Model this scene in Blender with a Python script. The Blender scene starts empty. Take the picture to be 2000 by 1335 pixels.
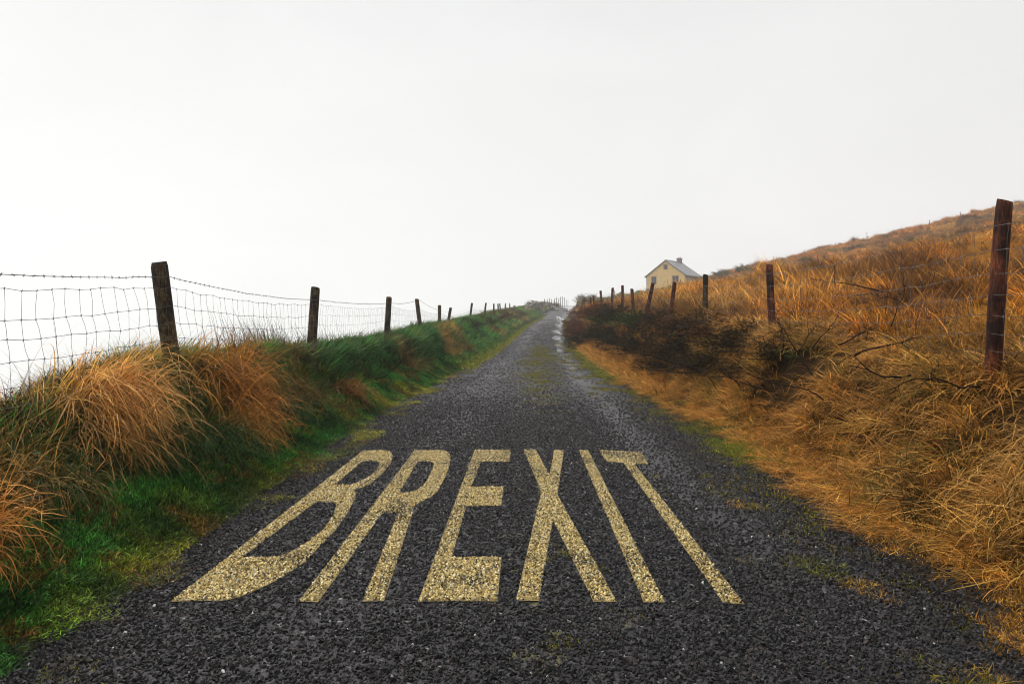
import bpy, math, random
import numpy as np
from mathutils import Vector, Matrix

R = math.radians
sc = bpy.context.scene
COL = sc.collection
rng = np.random.default_rng(7)
random.seed(7)

# ---------------------------------------------------------------- camera
cam_d = bpy.data.cameras.new('camera')
cam = bpy.data.objects.new('camera', cam_d)
COL.objects.link(cam)
cam_d.sensor_width = 36.0
cam_d.lens = 25.2
cam.location = (0, 0, 1.5)
cam.rotation_euler = (R(90), 0, 0)
cam_d.shift_x = -24 / 2000.0
cam_d.shift_y = -32.5 / 2000.0
cam_d.clip_start = 0.05
cam_d.clip_end = 8000
sc.camera = cam

# ---------------------------------------------------------------- light: overcast sky + soft sun
SUN_EL, SUN_AZ = R(50), R(-56)          # azimuth from +Y, clockwise
w = bpy.data.worlds.new('World')
sc.world = w
w.use_nodes = True
nt = w.node_tree
nt.nodes.clear()
def N(nt, t, **k):
    n = nt.nodes.new(t)
    for a, b in k.items():
        setattr(n, a, b)
    return n
def mathn(nt, op, a, b=None, c=None, clamp=False):
    n = N(nt, 'ShaderNodeMath', operation=op); n.use_clamp = clamp
    for i, v in enumerate((a, b, c)):
        if v is None: continue
        if isinstance(v, (int, float)): n.inputs[i].default_value = v
        else: nt.links.new(v, n.inputs[i])
    return n.outputs[0]
out = N(nt, 'ShaderNodeOutputWorld')
bg = N(nt, 'ShaderNodeBackground')
bg.inputs['Strength'].default_value = 0.066
sky = N(nt, 'ShaderNodeTexSky', sky_type='NISHITA')
sky.sun_disc = False
sky.sun_elevation = SUN_EL
sky.sun_rotation = SUN_AZ
sky.air_density = 2.0
sky.dust_density = 6.0
bw = N(nt, 'ShaderNodeRGBToBW')
nt.links.new(sky.outputs[0], bw.inputs[0])
tc = N(nt, 'ShaderNodeTexCoord')
sp = N(nt, 'ShaderNodeSeparateXYZ')
nt.links.new(tc.outputs['Generated'], sp.inputs[0])
ramp = N(nt, 'ShaderNodeValToRGB')
nt.links.new(mathn(nt, 'MAXIMUM', sp.outputs[2], 0.0), ramp.inputs[0])
ramp.color_ramp.elements[0].position = 0.0
ramp.color_ramp.elements[0].color = (1.0, 1.0, 0.985, 1)
ramp.color_ramp.elements[1].position = 0.5
ramp.color_ramp.elements[1].color = (0.735, 0.74, 0.745, 1)
e = ramp.color_ramp.elements.new(0.18); e.color = (0.87, 0.872, 0.865, 1)
cl = N(nt, 'ShaderNodeVectorMath', operation='SCALE')
nt.links.new(ramp.outputs[0], cl.inputs[0])
cl.inputs['Scale'].default_value = 11.0
sk = mathn(nt, 'MINIMUM', bw.outputs[0], 12.0)
sk2 = mathn(nt, 'MULTIPLY_ADD', sk, 0.05, -0.25)
cn = N(nt, 'ShaderNodeTexNoise'); cn.inputs['Scale'].default_value = 2.2; cn.inputs['Detail'].default_value = 3; cn.inputs['Distortion'].default_value = 0.8
cm = N(nt, 'ShaderNodeMapping'); cm.inputs['Scale'].default_value = (1, 1, 2.2)
nt.links.new(tc.outputs['Generated'], cm.inputs[0]); nt.links.new(cm.outputs[0], cn.inputs['Vector'])
sk2 = mathn(nt, 'ADD', sk2, mathn(nt, 'MULTIPLY_ADD', cn.outputs['Fac'], 1.3, -0.65))
ad = N(nt, 'ShaderNodeVectorMath', operation='ADD')
nt.links.new(cl.outputs[0], ad.inputs[0]); nt.links.new(sk2, ad.inputs[1])
nt.links.new(ad.outputs[0], bg.inputs['Color'])
nt.links.new(bg.outputs[0], out.inputs['Surface'])

sl = bpy.data.lights.new('sun', 'SUN')
sl.energy = 1.5
sl.angle = R(12)
sl.color = (1.0, 0.96, 0.9)
sun = bpy.data.objects.new('sun', sl)
COL.objects.link(sun)
# the sun stands at azimuth SUN_AZ (left of the road), elevation SUN_EL
sd = Vector((math.sin(SUN_AZ) * math.cos(SUN_EL), math.cos(SUN_AZ) * math.cos(SUN_EL), math.sin(SUN_EL)))
sun.rotation_euler = sd.to_track_quat('Z', 'Y').to_euler()
sun.location = (-20, 30, 40)

sc.view_settings.view_transform = 'Standard'
sc.view_settings.look = 'None'
sc.view_settings.exposure = 0.6
sc.view_settings.gamma = 1.0
sc.view_settings.use_curve_mapping = False
sc.render.engine = 'CYCLES'
sc.cycles.use_denoising = True
sc.cycles.filter_width = 1.0
sc.cycles.max_bounces = 8
sc.cycles.volume_bounces = 2
sc.cycles.transparent_max_bounces = 8

# ---------------------------------------------------------------- terrain functions

def _hash(ix, iy, s):
    h = (ix * 374761393 + iy * 668265263 + s * 974634777) & 0xffffffff
    h = ((h ^ (h >> 13)) * 1274126177) & 0xffffffff
    return ((h ^ (h >> 16)) & 0xffff) / 65535.0

def vnoise(x, y, s=0):
    x = np.asarray(x, float); y = np.asarray(y, float)
    xi = np.floor(x).astype(np.int64); yi = np.floor(y).astype(np.int64)
    fx = x - xi; fy = y - yi
    fx = fx * fx * (3 - 2 * fx); fy = fy * fy * (3 - 2 * fy)
    a = _hash(xi, yi, s); b = _hash(xi + 1, yi, s); c = _hash(xi, yi + 1, s); d = _hash(xi + 1, yi + 1, s)
    return (a * (1 - fx) + b * fx) * (1 - fy) + (c * (1 - fx) + d * fx) * fy

def fbm(x, y, s=0, o=4):
    t = 0; a = 0.5; n = 0
    for k in range(o):
        t = t + a * vnoise(x * 2 ** k + 17.3 * k, y * 2 ** k - 9.1 * k, s + k); n += a; a *= 0.5
    return t / n

def smooth(t):
    t = np.clip(t, 0, 1)
    return t * t * (3 - 2 * t)

def tab(y, ys, vs):
    return np.interp(y, ys, vs)

# road profile and its two edges against the distance y (metres)
RY = [-60, 0, 4, 8.5, 12.7, 18, 22.6, 37, 53, 75, 105, 135, 147, 165, 200, 300, 460]
RZ = [0, 0, 0, 0, 0, 0, 0.0, 0.15, 0.63, 1.34, 2.55, 4.8, 5.6, 5.2, 2.5, -10, -50]
RL = [-2.2, -2.2, -2.25, -2.45, -2.5, -2.3, -2.15, -1.53, -0.9, 0.1, 2.4, 5.1, 6.7, 9.5, 17, 40, 80]
RR = [2.3, 2.3, 2.2, 2.5, 2.5, 2.45, 2.4, 2.75, 3.37, 4.4, 6.2, 9.0, 10.4, 13.2, 20.7, 43.6, 83.6]
_yy = np.arange(-60, 461, 0.5)
def _sm(vs, k=9):
    v = np.interp(_yy, RY, vs); p = np.pad(v, k, mode='edge')
    return np.convolve(p, np.ones(2 * k + 1) / (2 * k + 1), 'valid')
_RZ, _RL, _RR = _sm(RZ, 12), _sm(RL, 5), _sm(RR, 5)
def road_z(y): return np.interp(y, _yy, _RZ)
def road_l(y): return np.interp(y, _yy, _RL)
def road_r(y): return np.interp(y, _yy, _RR)

# the fences run along the tops of the banks
FLX = ([-60, 0, 24.5, 34.6, 45, 56, 65, 72, 80, 85, 92, 110, 135, 147, 165, 200, 460],
       [-3.6, -3.6, -3.55, -3.5, -3.3, -3.0, -2.8, -2.65, -2.6, -2.3, -1.85, 0.5, 3.3, 5.0, 7.8, 15, 78])
FLZ = ([-60, 2, 4.9, 7.2, 12.1, 18.8, 24.5, 30, 34.6, 45, 56, 65, 72, 85, 92, 110, 125, 140, 150, 165, 200, 460],
       [0.42, 0.46, 0.56, 1.04, 0.90, 0.9, 1.15, 1.2, 1.3, 1.7, 1.95, 2.15, 2.4, 3.0, 3.2, 3.6, 4.6, 5.9, 6.2, 5.8, 3.0, -50])
FRX = ([-60, 0, 37, 45, 53, 67, 105, 135, 147, 165, 200, 460],
       [3.9, 3.9, 3.9, 4.4, 4.9, 5.8, 7.6, 10.2, 11.6, 14.4, 22, 85])
FRZ = ([-60, 0, 5.9, 11.3, 18.5, 22, 27, 31.7, 36, 45, 53, 67, 105, 135, 150, 165, 200, 460],
       [0.9, 0.95, 1.05, 1.28, 1.5, 1.68, 1.9, 2.15, 2.3, 2.5, 2.75, 2.9, 3.6, 6.0, 6.5, 6.0, 3.4, -50])
def fence_lx(y): return np.interp(y, *FLX)
def fence_rx(y): return np.interp(y, *FRX)

def ground_z(x, y, detail=True):
    x = np.asarray(x, float); y = np.asarray(y, float)
    zr, xl, xr = road_z(y), road_l(y), road_r(y)
    fl, fr = fence_lx(y), fence_rx(y)
    zl, zt = np.interp(y, *FLZ), np.interp(y, *FRZ)
    # left: verge rising gently to the bank's foot, steep bank, then the land falls away
    foot = 0.40 * (fl - xl) / -1.4 * 1.0
    vL = np.minimum(0.88, (xl - fl) * 0.64)
    a = smooth((xl - x) / vL) * 0.36
    zf = zr + a
    t = (xl - vL - x) / np.maximum((xl - vL) - fl, 0.05)
    zL = np.where(t > 0, zf + (zl - (zr + 0.36)) * smooth(t), zf)
    w = np.maximum(fl - 0.35 - x, 0)
    s = np.interp(y, [0, 20, 35, 50, 70, 100, 150], [0.40, 0.34, 0.24, 0.15, 0.13, 0.125, 0.13])
    q = np.interp(y, [0, 40, 60, 150], [0.006, 0.004, 0.003, 0.0035])
    zL = zL - s * w - q * w * w
    # right: short verge, bank up to the fence, then the hill
    vR = np.minimum(0.78, (fr - xr) * 0.42)
    b = smooth((x - xr) / np.maximum(vR, 0.05)) * 0.07
    zf = zr + b
    t = (x - xr - vR) / np.maximum(fr - xr - vR, 0.05)
    tt = np.clip(t, 0, 1)
    zR = np.where(t > 0, zf + (zt - (zr + 0.07)) * (0.35 * tt + 0.65 * smooth(tt)), zf)
    u = np.maximum(x - fr, 0)
    s1 = np.interp(u, [0, 4, 12, 25, 90, 130, 200, 300, 500], [0, 0.50, 1.7, 4.3, 19.8, 27.5, 34, 10, -50])
    zR = zR + s1 * np.interp(y, [0, 150, 190, 300, 460], [1, 1, 0.9, 0.5, 0])
    z = np.where(x < xl, zL, np.where(x > xr, zR, zr - 0.03))
    inr = (x >= xl) & (x <= xr)
    if detail:
        oL = smooth((xl - 0.5 - x) / 0.7); oR = smooth((x - xr - 0.35) / 0.6)
        m = (fbm(x * 1.6, y * 1.6, 3, 3) - 0.5)
        z = z + m * (0.34 * oL * smooth((40 - w * 4) / 10) + 0.85 * oR)
        hh = smooth((x - fr - 1) / 5)
        z = z + hh * ((fbm(x / 5.0, y / 5.0, 11, 3) - 0.5) * 1.6 + (fbm(x / 1.6, y / 1.6, 33, 2) - 0.5) * 0.95)
        z = z + np.where(inr, 0, (fbm(x * 7, y * 7, 5, 2) - 0.5) * 0.035 * smooth(np.maximum(xl - x, x - xr) / 0.3))
    far = np.maximum(np.abs(y - 60) - 300, 0) * 0
    return np.maximum(z - far, -50)
# ---------------------------------------------------------------- end terrain

# ---------------------------------------------------------------- helpers
def tag(o, label=None, cat=None, group=None, kind=None):
    if label: o['label'] = label
    if cat: o['category'] = cat
    if group: o['group'] = group
    if kind: o['kind'] = kind
    return o

def empty(name, loc=(0, 0, 0), rz=0.0):
    o = bpy.data.objects.new(name, None)
    COL.objects.link(o)
    o.location = loc
    o.rotation_euler = (0, 0, rz)
    o.empty_display_size = 0.2
    return o

def mesh_from(name, V, F, mat=None, smooth_=False):
    me = bpy.data.meshes.new(name)
    V = np.asarray(V, float)
    if isinstance(F, np.ndarray):
        k = F.shape[1]
        me.vertices.add(len(V)); me.vertices.foreach_set('co', V.ravel())
        me.loops.add(F.size); me.loops.foreach_set('vertex_index', F.ravel().astype(np.int32))
        me.polygons.add(len(F)); me.polygons.foreach_set('loop_start', np.arange(0, F.size, k, dtype=np.int32))
        me.update(calc_edges=True)
    else:
        me.from_pydata([tuple(v) for v in V], [], F)
        me.update()
    if smooth_:
        me.polygons.foreach_set('use_smooth', np.ones(len(me.polygons), bool))
    if mat: me.materials.append(mat)
    return me

def obj(name, me, parent=None, link=True):
    o = bpy.data.objects.new(name, me)
    if link: COL.objects.link(o)
    if parent is not None: o.parent = parent
    return o

def attr(me, name, typ, dom, vals):
    a = me.attributes.new(name, typ, dom)
    key = {'FLOAT': 'value', 'INT': 'value', 'FLOAT_VECTOR': 'vector', 'FLOAT_COLOR': 'color'}[typ]
    vals = np.asarray(vals, np.int32 if typ == 'INT' else np.float32)
    if typ == 'FLOAT_COLOR' and vals.shape[1] == 3:
        vals = np.hstack([vals, np.ones((len(vals), 1), np.float32)])
    a.data.foreach_set(key, vals.ravel())

class MB:
    """collects shapes in one mesh"""
    def __init__(s): s.v = []; s.f = []
    def add(s, V, F):
        n = len(s.v); s.v += [tuple(p) for p in V]; s.f += [tuple(i + n for i in f) for f in F]
    def box(s, a, b, M=None):
        (x0, y0, z0), (x1, y1, z1) = a, b
        V = [Vector(p) for p in ((x0, y0, z0), (x1, y0, z0), (x1, y1, z0), (x0, y1, z0), (x0, y0, z1), (x1, y0, z1), (x1, y1, z1), (x0, y1, z1))]
        if M: V = [M @ p for p in V]
        s.add(V, [(0, 3, 2, 1), (4, 5, 6, 7), (0, 1, 5, 4), (1, 2, 6, 5), (2, 3, 7, 6), (3, 0, 4, 7)])
    def tube(s, P, r, k=4, caps=True):
        P = [Vector(p) for p in P]
        rs = r if isinstance(r, (list, tuple)) else [r] * len(P)
        V = []
        for i, p in enumerate(P):
            t = (P[min(i + 1, len(P) - 1)] - P[max(i - 1, 0)]).normalized()
            a = Vector((0, 0, 1)) if abs(t.z) < 0.9 else Vector((1, 0, 0))
            u = t.cross(a).normalized(); q = t.cross(u)
            for j in range(k):
                an = 2 * math.pi * j / k
                V.append(p + (u * math.cos(an) + q * math.sin(an)) * rs[i])
        F = []
        for i in range(len(P) - 1):
            for j in range(k):
                F.append((i * k + j, i * k + (j + 1) % k, (i + 1) * k + (j + 1) % k, (i + 1) * k + j))
        if caps:
            F.append(tuple(range(k - 1, -1, -1))); F.append(tuple((len(P) - 1) * k + j for j in range(k)))
        s.add(V, F)
    def mesh(s, name, mat, smooth_=False): return mesh_from(name, s.v, s.f, mat, smooth_)
    def build(s, name, mat, parent=None, smooth_=False): return obj(name, s.mesh(name, mat, smooth_), parent)

# ---------------------------------------------------------------- materials
def new_mat(name):
    m = bpy.data.materials.new(name); m.use_nodes = True
    nt = m.node_tree
    return m, nt, nt.nodes['Principled BSDF']

def ramp_node(nt, fac, stops):
    r = N(nt, 'ShaderNodeValToRGB')
    el = r.color_ramp.elements
    while len(el) < len(stops): el.new(0.5)
    for e, (p, c) in zip(el, stops):
        e.position = p; e.color = (*c, 1) if len(c) == 3 else c
    nt.links.new(fac, r.inputs[0])
    return r.outputs[0]

def noise(nt, scale, detail=3, rough=0.6, vec=None, dist=0.0):
    n = N(nt, 'ShaderNodeTexNoise')
    n.inputs['Scale'].default_value = scale; n.inputs['Detail'].default_value = detail
    n.inputs['Roughness'].default_value = rough; n.inputs['Distortion'].default_value = dist
    if vec is not None: nt.links.new(vec, n.inputs['Vector'])
    return n.outputs['Fac']

def objco(nt, scale=(1, 1, 1)):
    t = N(nt, 'ShaderNodeTexCoord'); m = N(nt, 'ShaderNodeMapping')
    m.inputs['Scale'].default_value = scale
    nt.links.new(t.outputs['Object'], m.inputs[0])
    return m.outputs[0]

def bump(nt, h, strength, dist, b):
    n = N(nt, 'ShaderNodeBump'); n.inputs['Strength'].default_value = strength; n.inputs['Distance'].default_value = dist
    nt.links.new(h, n.inputs['Height']); nt.links.new(n.outputs[0], b.inputs['Normal'])

def mixc(nt, f, a, b, typ='MIX'):
    m = N(nt, 'ShaderNodeMix', data_type='RGBA', blend_type=typ)
    for k, v in ((0, f), (6, a), (7, b)):
        if isinstance(v, (int, float)): m.inputs[k].default_value = v
        elif isinstance(v, tuple): m.inputs[k].default_value = (*v, 1)
        else: nt.links.new(v, m.inputs[k])
    return m.outputs[2]

def simple(name, c, rough=0.8, var=0.25, scale=20, bs=0.0, stretch=(1, 1, 1), metal=0, dark=None):
    m, nt, b = new_mat(name)
    v = objco(nt, stretch)
    f = noise(nt, scale, 5, 0.65, v)
    d = dark or tuple(x * (1 - var * 1.6) for x in c)
    col = ramp_node(nt, f, [(0.32, d), (0.66, tuple(min(1, x * (1 + var)) for x in c))])
    nt.links.new(col, b.inputs['Base Color'])
    b.inputs['Roughness'].default_value = rough; b.inputs['Metallic'].default_value = metal
    if bs: bump(nt, f, bs, 0.02, b)
    return m

def grass_mat(name, tint=None, trans=0.3, root=(0.55, 0.62, 0.35), rough=0.6, spec=0.22):
    """blade material: colour of the clump, varied from blade to blade, darker and greener at the root"""
    m, nt, b = new_mat(name)
    a = N(nt, 'ShaderNodeAttribute', attribute_name='blade')
    s = N(nt, 'ShaderNodeSeparateColor'); nt.links.new(a.outputs['Color'], s.inputs[0])
    if tint is None:
        t = N(nt, 'ShaderNodeAttribute', attribute_type='INSTANCER', attribute_name='tint').outputs['Color']
    else:
        t = N(nt, 'ShaderNodeRGB'); t.outputs[0].default_value = (*tint, 1); t = t.outputs[0]
    k = ramp_node(nt, s.outputs[0], [(0.0, (0.13, 0.11, 0.10)), (0.45, (0.62, 0.57, 0.52)), (0.8, (1.4, 1.35, 1.2)), (1.0, (2.5, 2.55, 2.3))])
    c = mixc(nt, 1.0, t, k, 'MULTIPLY')
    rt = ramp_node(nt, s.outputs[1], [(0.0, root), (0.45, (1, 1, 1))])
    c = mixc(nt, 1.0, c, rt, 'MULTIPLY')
    nt.links.new(c, b.inputs['Base Color'])
    b.inputs['Roughness'].default_value = rough
    b.inputs['Specular IOR Level'].default_value = spec
    if trans:
        tr = N(nt, 'ShaderNodeBsdfTranslucent'); nt.links.new(c, tr.inputs[0])
        mx = N(nt, 'ShaderNodeMixShader'); mx.inputs[0].default_value = trans
        nt.links.new(b.outputs[0], mx.inputs[1]); nt.links.new(tr.outputs[0], mx.inputs[2])
        nt.links.new(mx.outputs[0], nt.nodes['Material Output'].inputs['Surface'])
    return m

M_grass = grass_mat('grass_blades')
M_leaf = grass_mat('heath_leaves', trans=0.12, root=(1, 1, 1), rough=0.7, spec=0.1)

# ground under the grass: its own colour comes from a zone attribute
M_ground, nt, b = new_mat('ground')
a = N(nt, 'ShaderNodeAttribute', attribute_name='gcol')
v = objco(nt)
n1 = noise(nt, 3.0, 6, 0.7, v); n2 = noise(nt, 45.0, 4, 0.7, v)
k = ramp_node(nt, n1, [(0.3, (0.55, 0.6, 0.6)), (0.7, (1.35, 1.3, 1.2))])
c = mixc(nt, 1.0, a.outputs['Color'], k, 'MULTIPLY')
k2 = ramp_node(nt, n2, [(0.3, (0.5, 0.5, 0.5)), (0.7, (1.4, 1.4, 1.4))])
c = mixc(nt, 1.0, c, k2, 'MULTIPLY')
nt.links.new(c, b.inputs['Base Color']); b.inputs['Roughness'].default_value = 1.0; b.inputs['Specular IOR Level'].default_value = 0.05
bump(nt, mathn(nt, 'ADD', n1, n2), 0.8, 0.06, b)

# road surface: worn tarmac with coarse chippings; attribute lat = metres from the centre line
def road_mat(name, chipc=(0.009, 0.0085, 0.0095), chipc2=(0.045, 0.042, 0.047), moss=True):
    m, nt, b = new_mat(name)
    v = objco(nt)
    la = N(nt, 'ShaderNodeAttribute', attribute_name='lat').outputs['Fac']
    vo = N(nt, 'ShaderNodeTexVoronoi', feature='F1'); vo.inputs['Scale'].default_value = 55; vo.inputs['Randomness'].default_value = 1
    nt.links.new(v, vo.inputs['Vector'])
    vs = N(nt, 'ShaderNodeSeparateColor'); nt.links.new(vo.outputs['Color'], vs.inputs[0])
    big = noise(nt, 0.9, 5, 0.6, v)
    c = ramp_node(nt, vs.outputs[0], [(0.0, chipc), (0.8, chipc2), (0.97, tuple(x * 1.7 for x in chipc2)), (1.0, (0.3, 0.29, 0.28))])
    kb = ramp_node(nt, big, [(0.3, (0.75, 0.75, 0.75)), (0.7, (1.3, 1.28, 1.3))])
    c = mixc(nt, 1.0, c, kb, 'MULTIPLY')
    h = mathn(nt, 'MULTIPLY_ADD', vs.outputs[1], 0.8, mathn(nt, 'MULTIPLY', vo.outputs['Distance'], -0.9))
    h = mathn(nt, 'ADD', h, mathn(nt, 'MULTIPLY', noise(nt, 130, 3, 0.6, v), 0.35))
    h = mathn(nt, 'ADD', h, mathn(nt, 'MULTIPLY', noise(nt, 14, 4, 0.7, v), 2.6))
    # wheel tracks: smoother and wetter
    def band(c0, w):
        d = mathn(nt, 'DIVIDE', mathn(nt, 'SUBTRACT', la, c0), w)
        return mathn(nt, 'POWER', 2.718, mathn(nt, 'MULTIPLY', mathn(nt, 'MULTIPLY', d, d), -1.0))
    tr = mathn(nt, 'ADD', band(1.45, 0.42), mathn(nt, 'MULTIPLY', band(-1.0, 0.55), 0.5))
    tr = mathn(nt, 'MULTIPLY', tr, mathn(nt, 'MULTIPLY_ADD', noise(nt, 1.3, 4, 0.6, objco(nt, (1, 0.35, 1))), 2.2, -0.5, clamp=True), clamp=True)
    rgh = mathn(nt, 'MULTIPLY_ADD', tr, -0.28, 0.52)
    nt.links.new(rgh, b.inputs['Roughness'])
    b.inputs['Specular IOR Level'].default_value = 0.3
    if moss:
        mn = noise(nt, 3.5, 6, 0.75, objco(nt, (1, 0.7, 1)))
        mm = mathn(nt, 'ADD', mn, mathn(nt, 'MULTIPLY', band(0.15, 0.55), 0.16))
        edge = mathn(nt, 'MULTIPLY', mathn(nt, 'POWER', mathn(nt, 'DIVIDE', mathn(nt, 'ABSOLUTE', la), 2.35), 6.0), 0.17)
        mm = mathn(nt, 'ADD', mm, edge)
        mf = mathn(nt, 'MULTIPLY_ADD', mm, 9.0, -6.1, clamp=True)
        mf = mathn(nt, 'MULTIPLY', mf, mathn(nt, 'MULTIPLY_ADD', noise(nt, 40, 3, 0.7, v), 3, -0.9, clamp=True))
        c = mixc(nt, mf, c, (0.16, 0.15, 0.025))
    nt.links.new(c, b.inputs['Base Color'])
    bn = N(nt, 'ShaderNodeBump'); bn.inputs['Distance'].default_value = 0.012
    nt.links.new(mathn(nt, 'MULTIPLY_ADD', tr, -0.45, 0.95), bn.inputs['Strength'])
    nt.links.new(h, bn.inputs['Height']); nt.links.new(bn.outputs[0], b.inputs['Normal'])
    return m
M_road = road_mat('wet_tarmac')

def chip_mat(name, tint=None):
    m, nt, b = new_mat(name)
    v = objco(nt)
    if tint is None:
        t = N(nt, 'ShaderNodeAttribute', attribute_type='INSTANCER', attribute_name='tint').outputs['Color']
    else:
        a = N(nt, 'ShaderNodeAttribute', attribute_name='ccol').outputs['Color']; t = a
    f = noise(nt, 160, 4, 0.7, v)
    k = ramp_node(nt, f, [(0.3, (0.6, 0.6, 0.6)), (0.7, (1.35, 1.35, 1.35))])
    nt.links.new(mixc(nt, 1.0, t, k, 'MULTIPLY'), b.inputs['Base Color'])
    b.inputs['Roughness'].default_value = 0.42
    b.inputs['Specular IOR Level'].default_value = 0.28 if tint is None else 0.4
    bump(nt, f, 0.5, 0.004, b)
    return m
M_chip = chip_mat('stone_chippings')
M_paintchip = chip_mat('painted_chippings', 1)

def wood(name, stops, lichen=None):
    """rough round timber: long streaks, dark wet blotches, fine cracks"""
    m, nt, b = new_mat(name)
    st = noise(nt, 16, 6, 0.7, objco(nt, (4, 4, 0.45)), 0.6)
    bl = noise(nt, 4.5, 4, 0.6, objco(nt, (1.3, 1.3, 0.9)))
    c = ramp_node(nt, st, stops)
    k = ramp_node(nt, bl, [(0.38, (0.16, 0.15, 0.15)), (0.52, (0.75, 0.72, 0.7)), (0.68, (1.5, 1.5, 1.45))])
    c = mixc(nt, 1.0, c, k, 'MULTIPLY')
    if lichen:
        f = mathn(nt, 'MULTIPLY_ADD', noise(nt, 9, 5, 0.75, objco(nt, (1, 1, 0.7))), 7, -3.9, clamp=True)
        c = mixc(nt, f, c, lichen)
    nt.links.new(c, b.inputs['Base Color']); b.inputs['Roughness'].default_value = 0.85; b.inputs['Specular IOR Level'].default_value = 0.25
    bump(nt, st, 1.0, 0.03, b)
    return m
M_post_l = wood('weathered_wood', [(0.34, (0.010, 0.007, 0.004)), (0.5, (0.050, 0.030, 0.013)), (0.68, (0.24, 0.145, 0.055))], (0.17, 0.125, 0.04))
M_post_r = wood('red_stained_wood', [(0.34, (0.014, 0.006, 0.004)), (0.5, (0.115, 0.032, 0.014)), (0.68, (0.28, 0.085, 0.034))])
M_post_g = wood('mossy_wood', [(0.34, (0.008, 0.007, 0.004)), (0.5, (0.035, 0.026, 0.010)), (0.68, (0.08, 0.065, 0.02))], (0.055, 0.075, 0.012))
M_endgrain = simple('end_grain', (0.10, 0.07, 0.04), 0.8, 0.4, 40)
M_wire = simple('old_wire', (0.055, 0.05, 0.055), 0.5, 0.3, 50, metal=0.3)
M_wire_r = simple('wet_wire', (0.11, 0.095, 0.085), 0.35, 0.3, 50, metal=0.5)
M_twig = simple('dark_wet_twig', (0.016, 0.010, 0.008), 0.9, 0.5, 60, 0.4)
M_twig.node_tree.nodes['Principled BSDF'].inputs['Specular IOR Level'].default_value = 0.1
M_stone = simple('field_stone', (0.30, 0.27, 0.23), 0.85, 0.4, 2.5, 0.5, dark=(0.07, 0.06, 0.05))
M_cream = simple('cream_render', (0.90, 0.60, 0.26), 0.9, 0.06, 1.2, 0.1)
M_slate = simple('grey_slate', (0.30, 0.305, 0.32), 0.45, 0.15, 2.0, 0.3, (1, 1, 1))
M_trim = simple('grey_trim', (0.16, 0.15, 0.14), 0.6, 0.1, 5)
M_chim = simple('rendered_chimney', (0.22, 0.19, 0.18), 0.85, 0.15, 3, 0.2)
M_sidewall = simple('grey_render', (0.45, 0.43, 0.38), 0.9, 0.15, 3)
M_glass, nt, b = new_mat('window_glass')
b.inputs['Base Color'].default_value = (0.035, 0.04, 0.045, 1); b.inputs['Roughness'].default_value = 0.08
M_curtain = simple('pale_curtain', (0.55, 0.55, 0.52), 0.9, 0.1, 6)
M_water, nt, b = new_mat('rain_water')
b.inputs['Base Color'].default_value = (0.02, 0.02, 0.02, 1); b.inputs['Roughness'].default_value = 0.04
b.inputs['IOR'].default_value = 1.33; b.inputs['Specular IOR Level'].default_value = 0.6
bump(nt, noise(nt, 30, 2, 0.5, objco(nt)), 0.08, 0.01, b)


# ---------------------------------------------------------------- ground sheet
def span(*seg):
    r = []
    for a, b_, s in seg:
        r += list(np.linspace(a, b_, max(2, int(round((b_ - a) / s)) + 1))[:-1])
    return np.array(r + [seg[-1][1]])
GX = span((-200, -60, 10), (-60, -14, 2), (-14, -5, 0.35), (-5, -1.5, 0.07), (-1.5, 2.0, 0.25), (2.0, 6.0, 0.08), (6, 12, 0.2), (12, 40, 0.55), (40, 130, 1.6), (130, 420, 15))
GY = span((-50, -4, 2), (-4, 2, 0.3), (2, 14, 0.09), (14, 30, 0.2), (30, 70, 0.5), (70, 165, 1.2), (165, 420, 8))
XX, YY = np.meshgrid(GX, GY)
ZZ = ground_z(XX, YY)
nx, ny = len(GX), len(GY)
V = np.stack([XX.ravel(), YY.ravel(), ZZ.ravel()], 1)
ii = np.arange(nx - 1)[None, :] + nx * np.arange(ny - 1)[:, None]
ii = ii.ravel()
F = np.stack([ii, ii + 1, ii + nx + 1, ii + nx], 1)
me = mesh_from('ground', V, F, M_ground, True)

def lerp(a, b_, t): return np.asarray(a)[None, :] * (1 - t[:, None]) + np.asarray(b_)[None, :] * t[:, None]
GREEN = (0.035, 0.085, 0.014); OLIVE = (0.13, 0.13, 0.02); STRAW = (0.70, 0.40, 0.10); ORANGE = (0.56, 0.235, 0.030); BROWN = (0.17, 0.070, 0.016); DARK = (0.045, 0.025, 0.012)
def hill_mix(x, y):
    """colour of the hill grass"""
    f = fbm(x / 6.0, y / 6.0, 31, 3); g = fbm(x / 1.6, y / 1.6, 33, 2)
    c = lerp(ORANGE, STRAW, np.clip((f - 0.45) * 3, 0, 0.75))
    c = c * (1 - np.clip((0.45 - g) * 3.5, 0, 0.8))[:, None] + np.asarray(BROWN)[None, :] * np.clip((0.45 - g) * 3.5, 0, 0.8)[:, None]
    h = fbm(x / 9.0 + 50, y / 14.0, 35, 3)
    gk = np.clip((h - 0.60) * 9, 0, 0.9) * (x - fence_rx(y) > 3) * (y > 45)
    c = c * (1 - gk)[:, None] + np.asarray((0.07, 0.10, 0.02))[None, :] * gk[:, None]
    bp = np.clip((fbm(x / 3.5 + 9, y / 6.0, 37, 3) - 0.53) * 9, 0, 0.75)
    c = c * (1 - bp)[:, None] + np.asarray((0.14, 0.062, 0.016))[None, :] * bp[:, None]
    # green pasture high beside the far end of the road and below the house
    far = smooth((y - 92) / 18) * smooth((x - road_r(y) - 0.5) / 2) * (1 - smooth((x - road_r(y) - 17) / 7))
    c = c * (1 - far)[:, None] + np.asarray((0.09, 0.16, 0.03))[None, :] * far[:, None]
    return c
xf, yf = XX.ravel(), YY.ravel()
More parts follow.
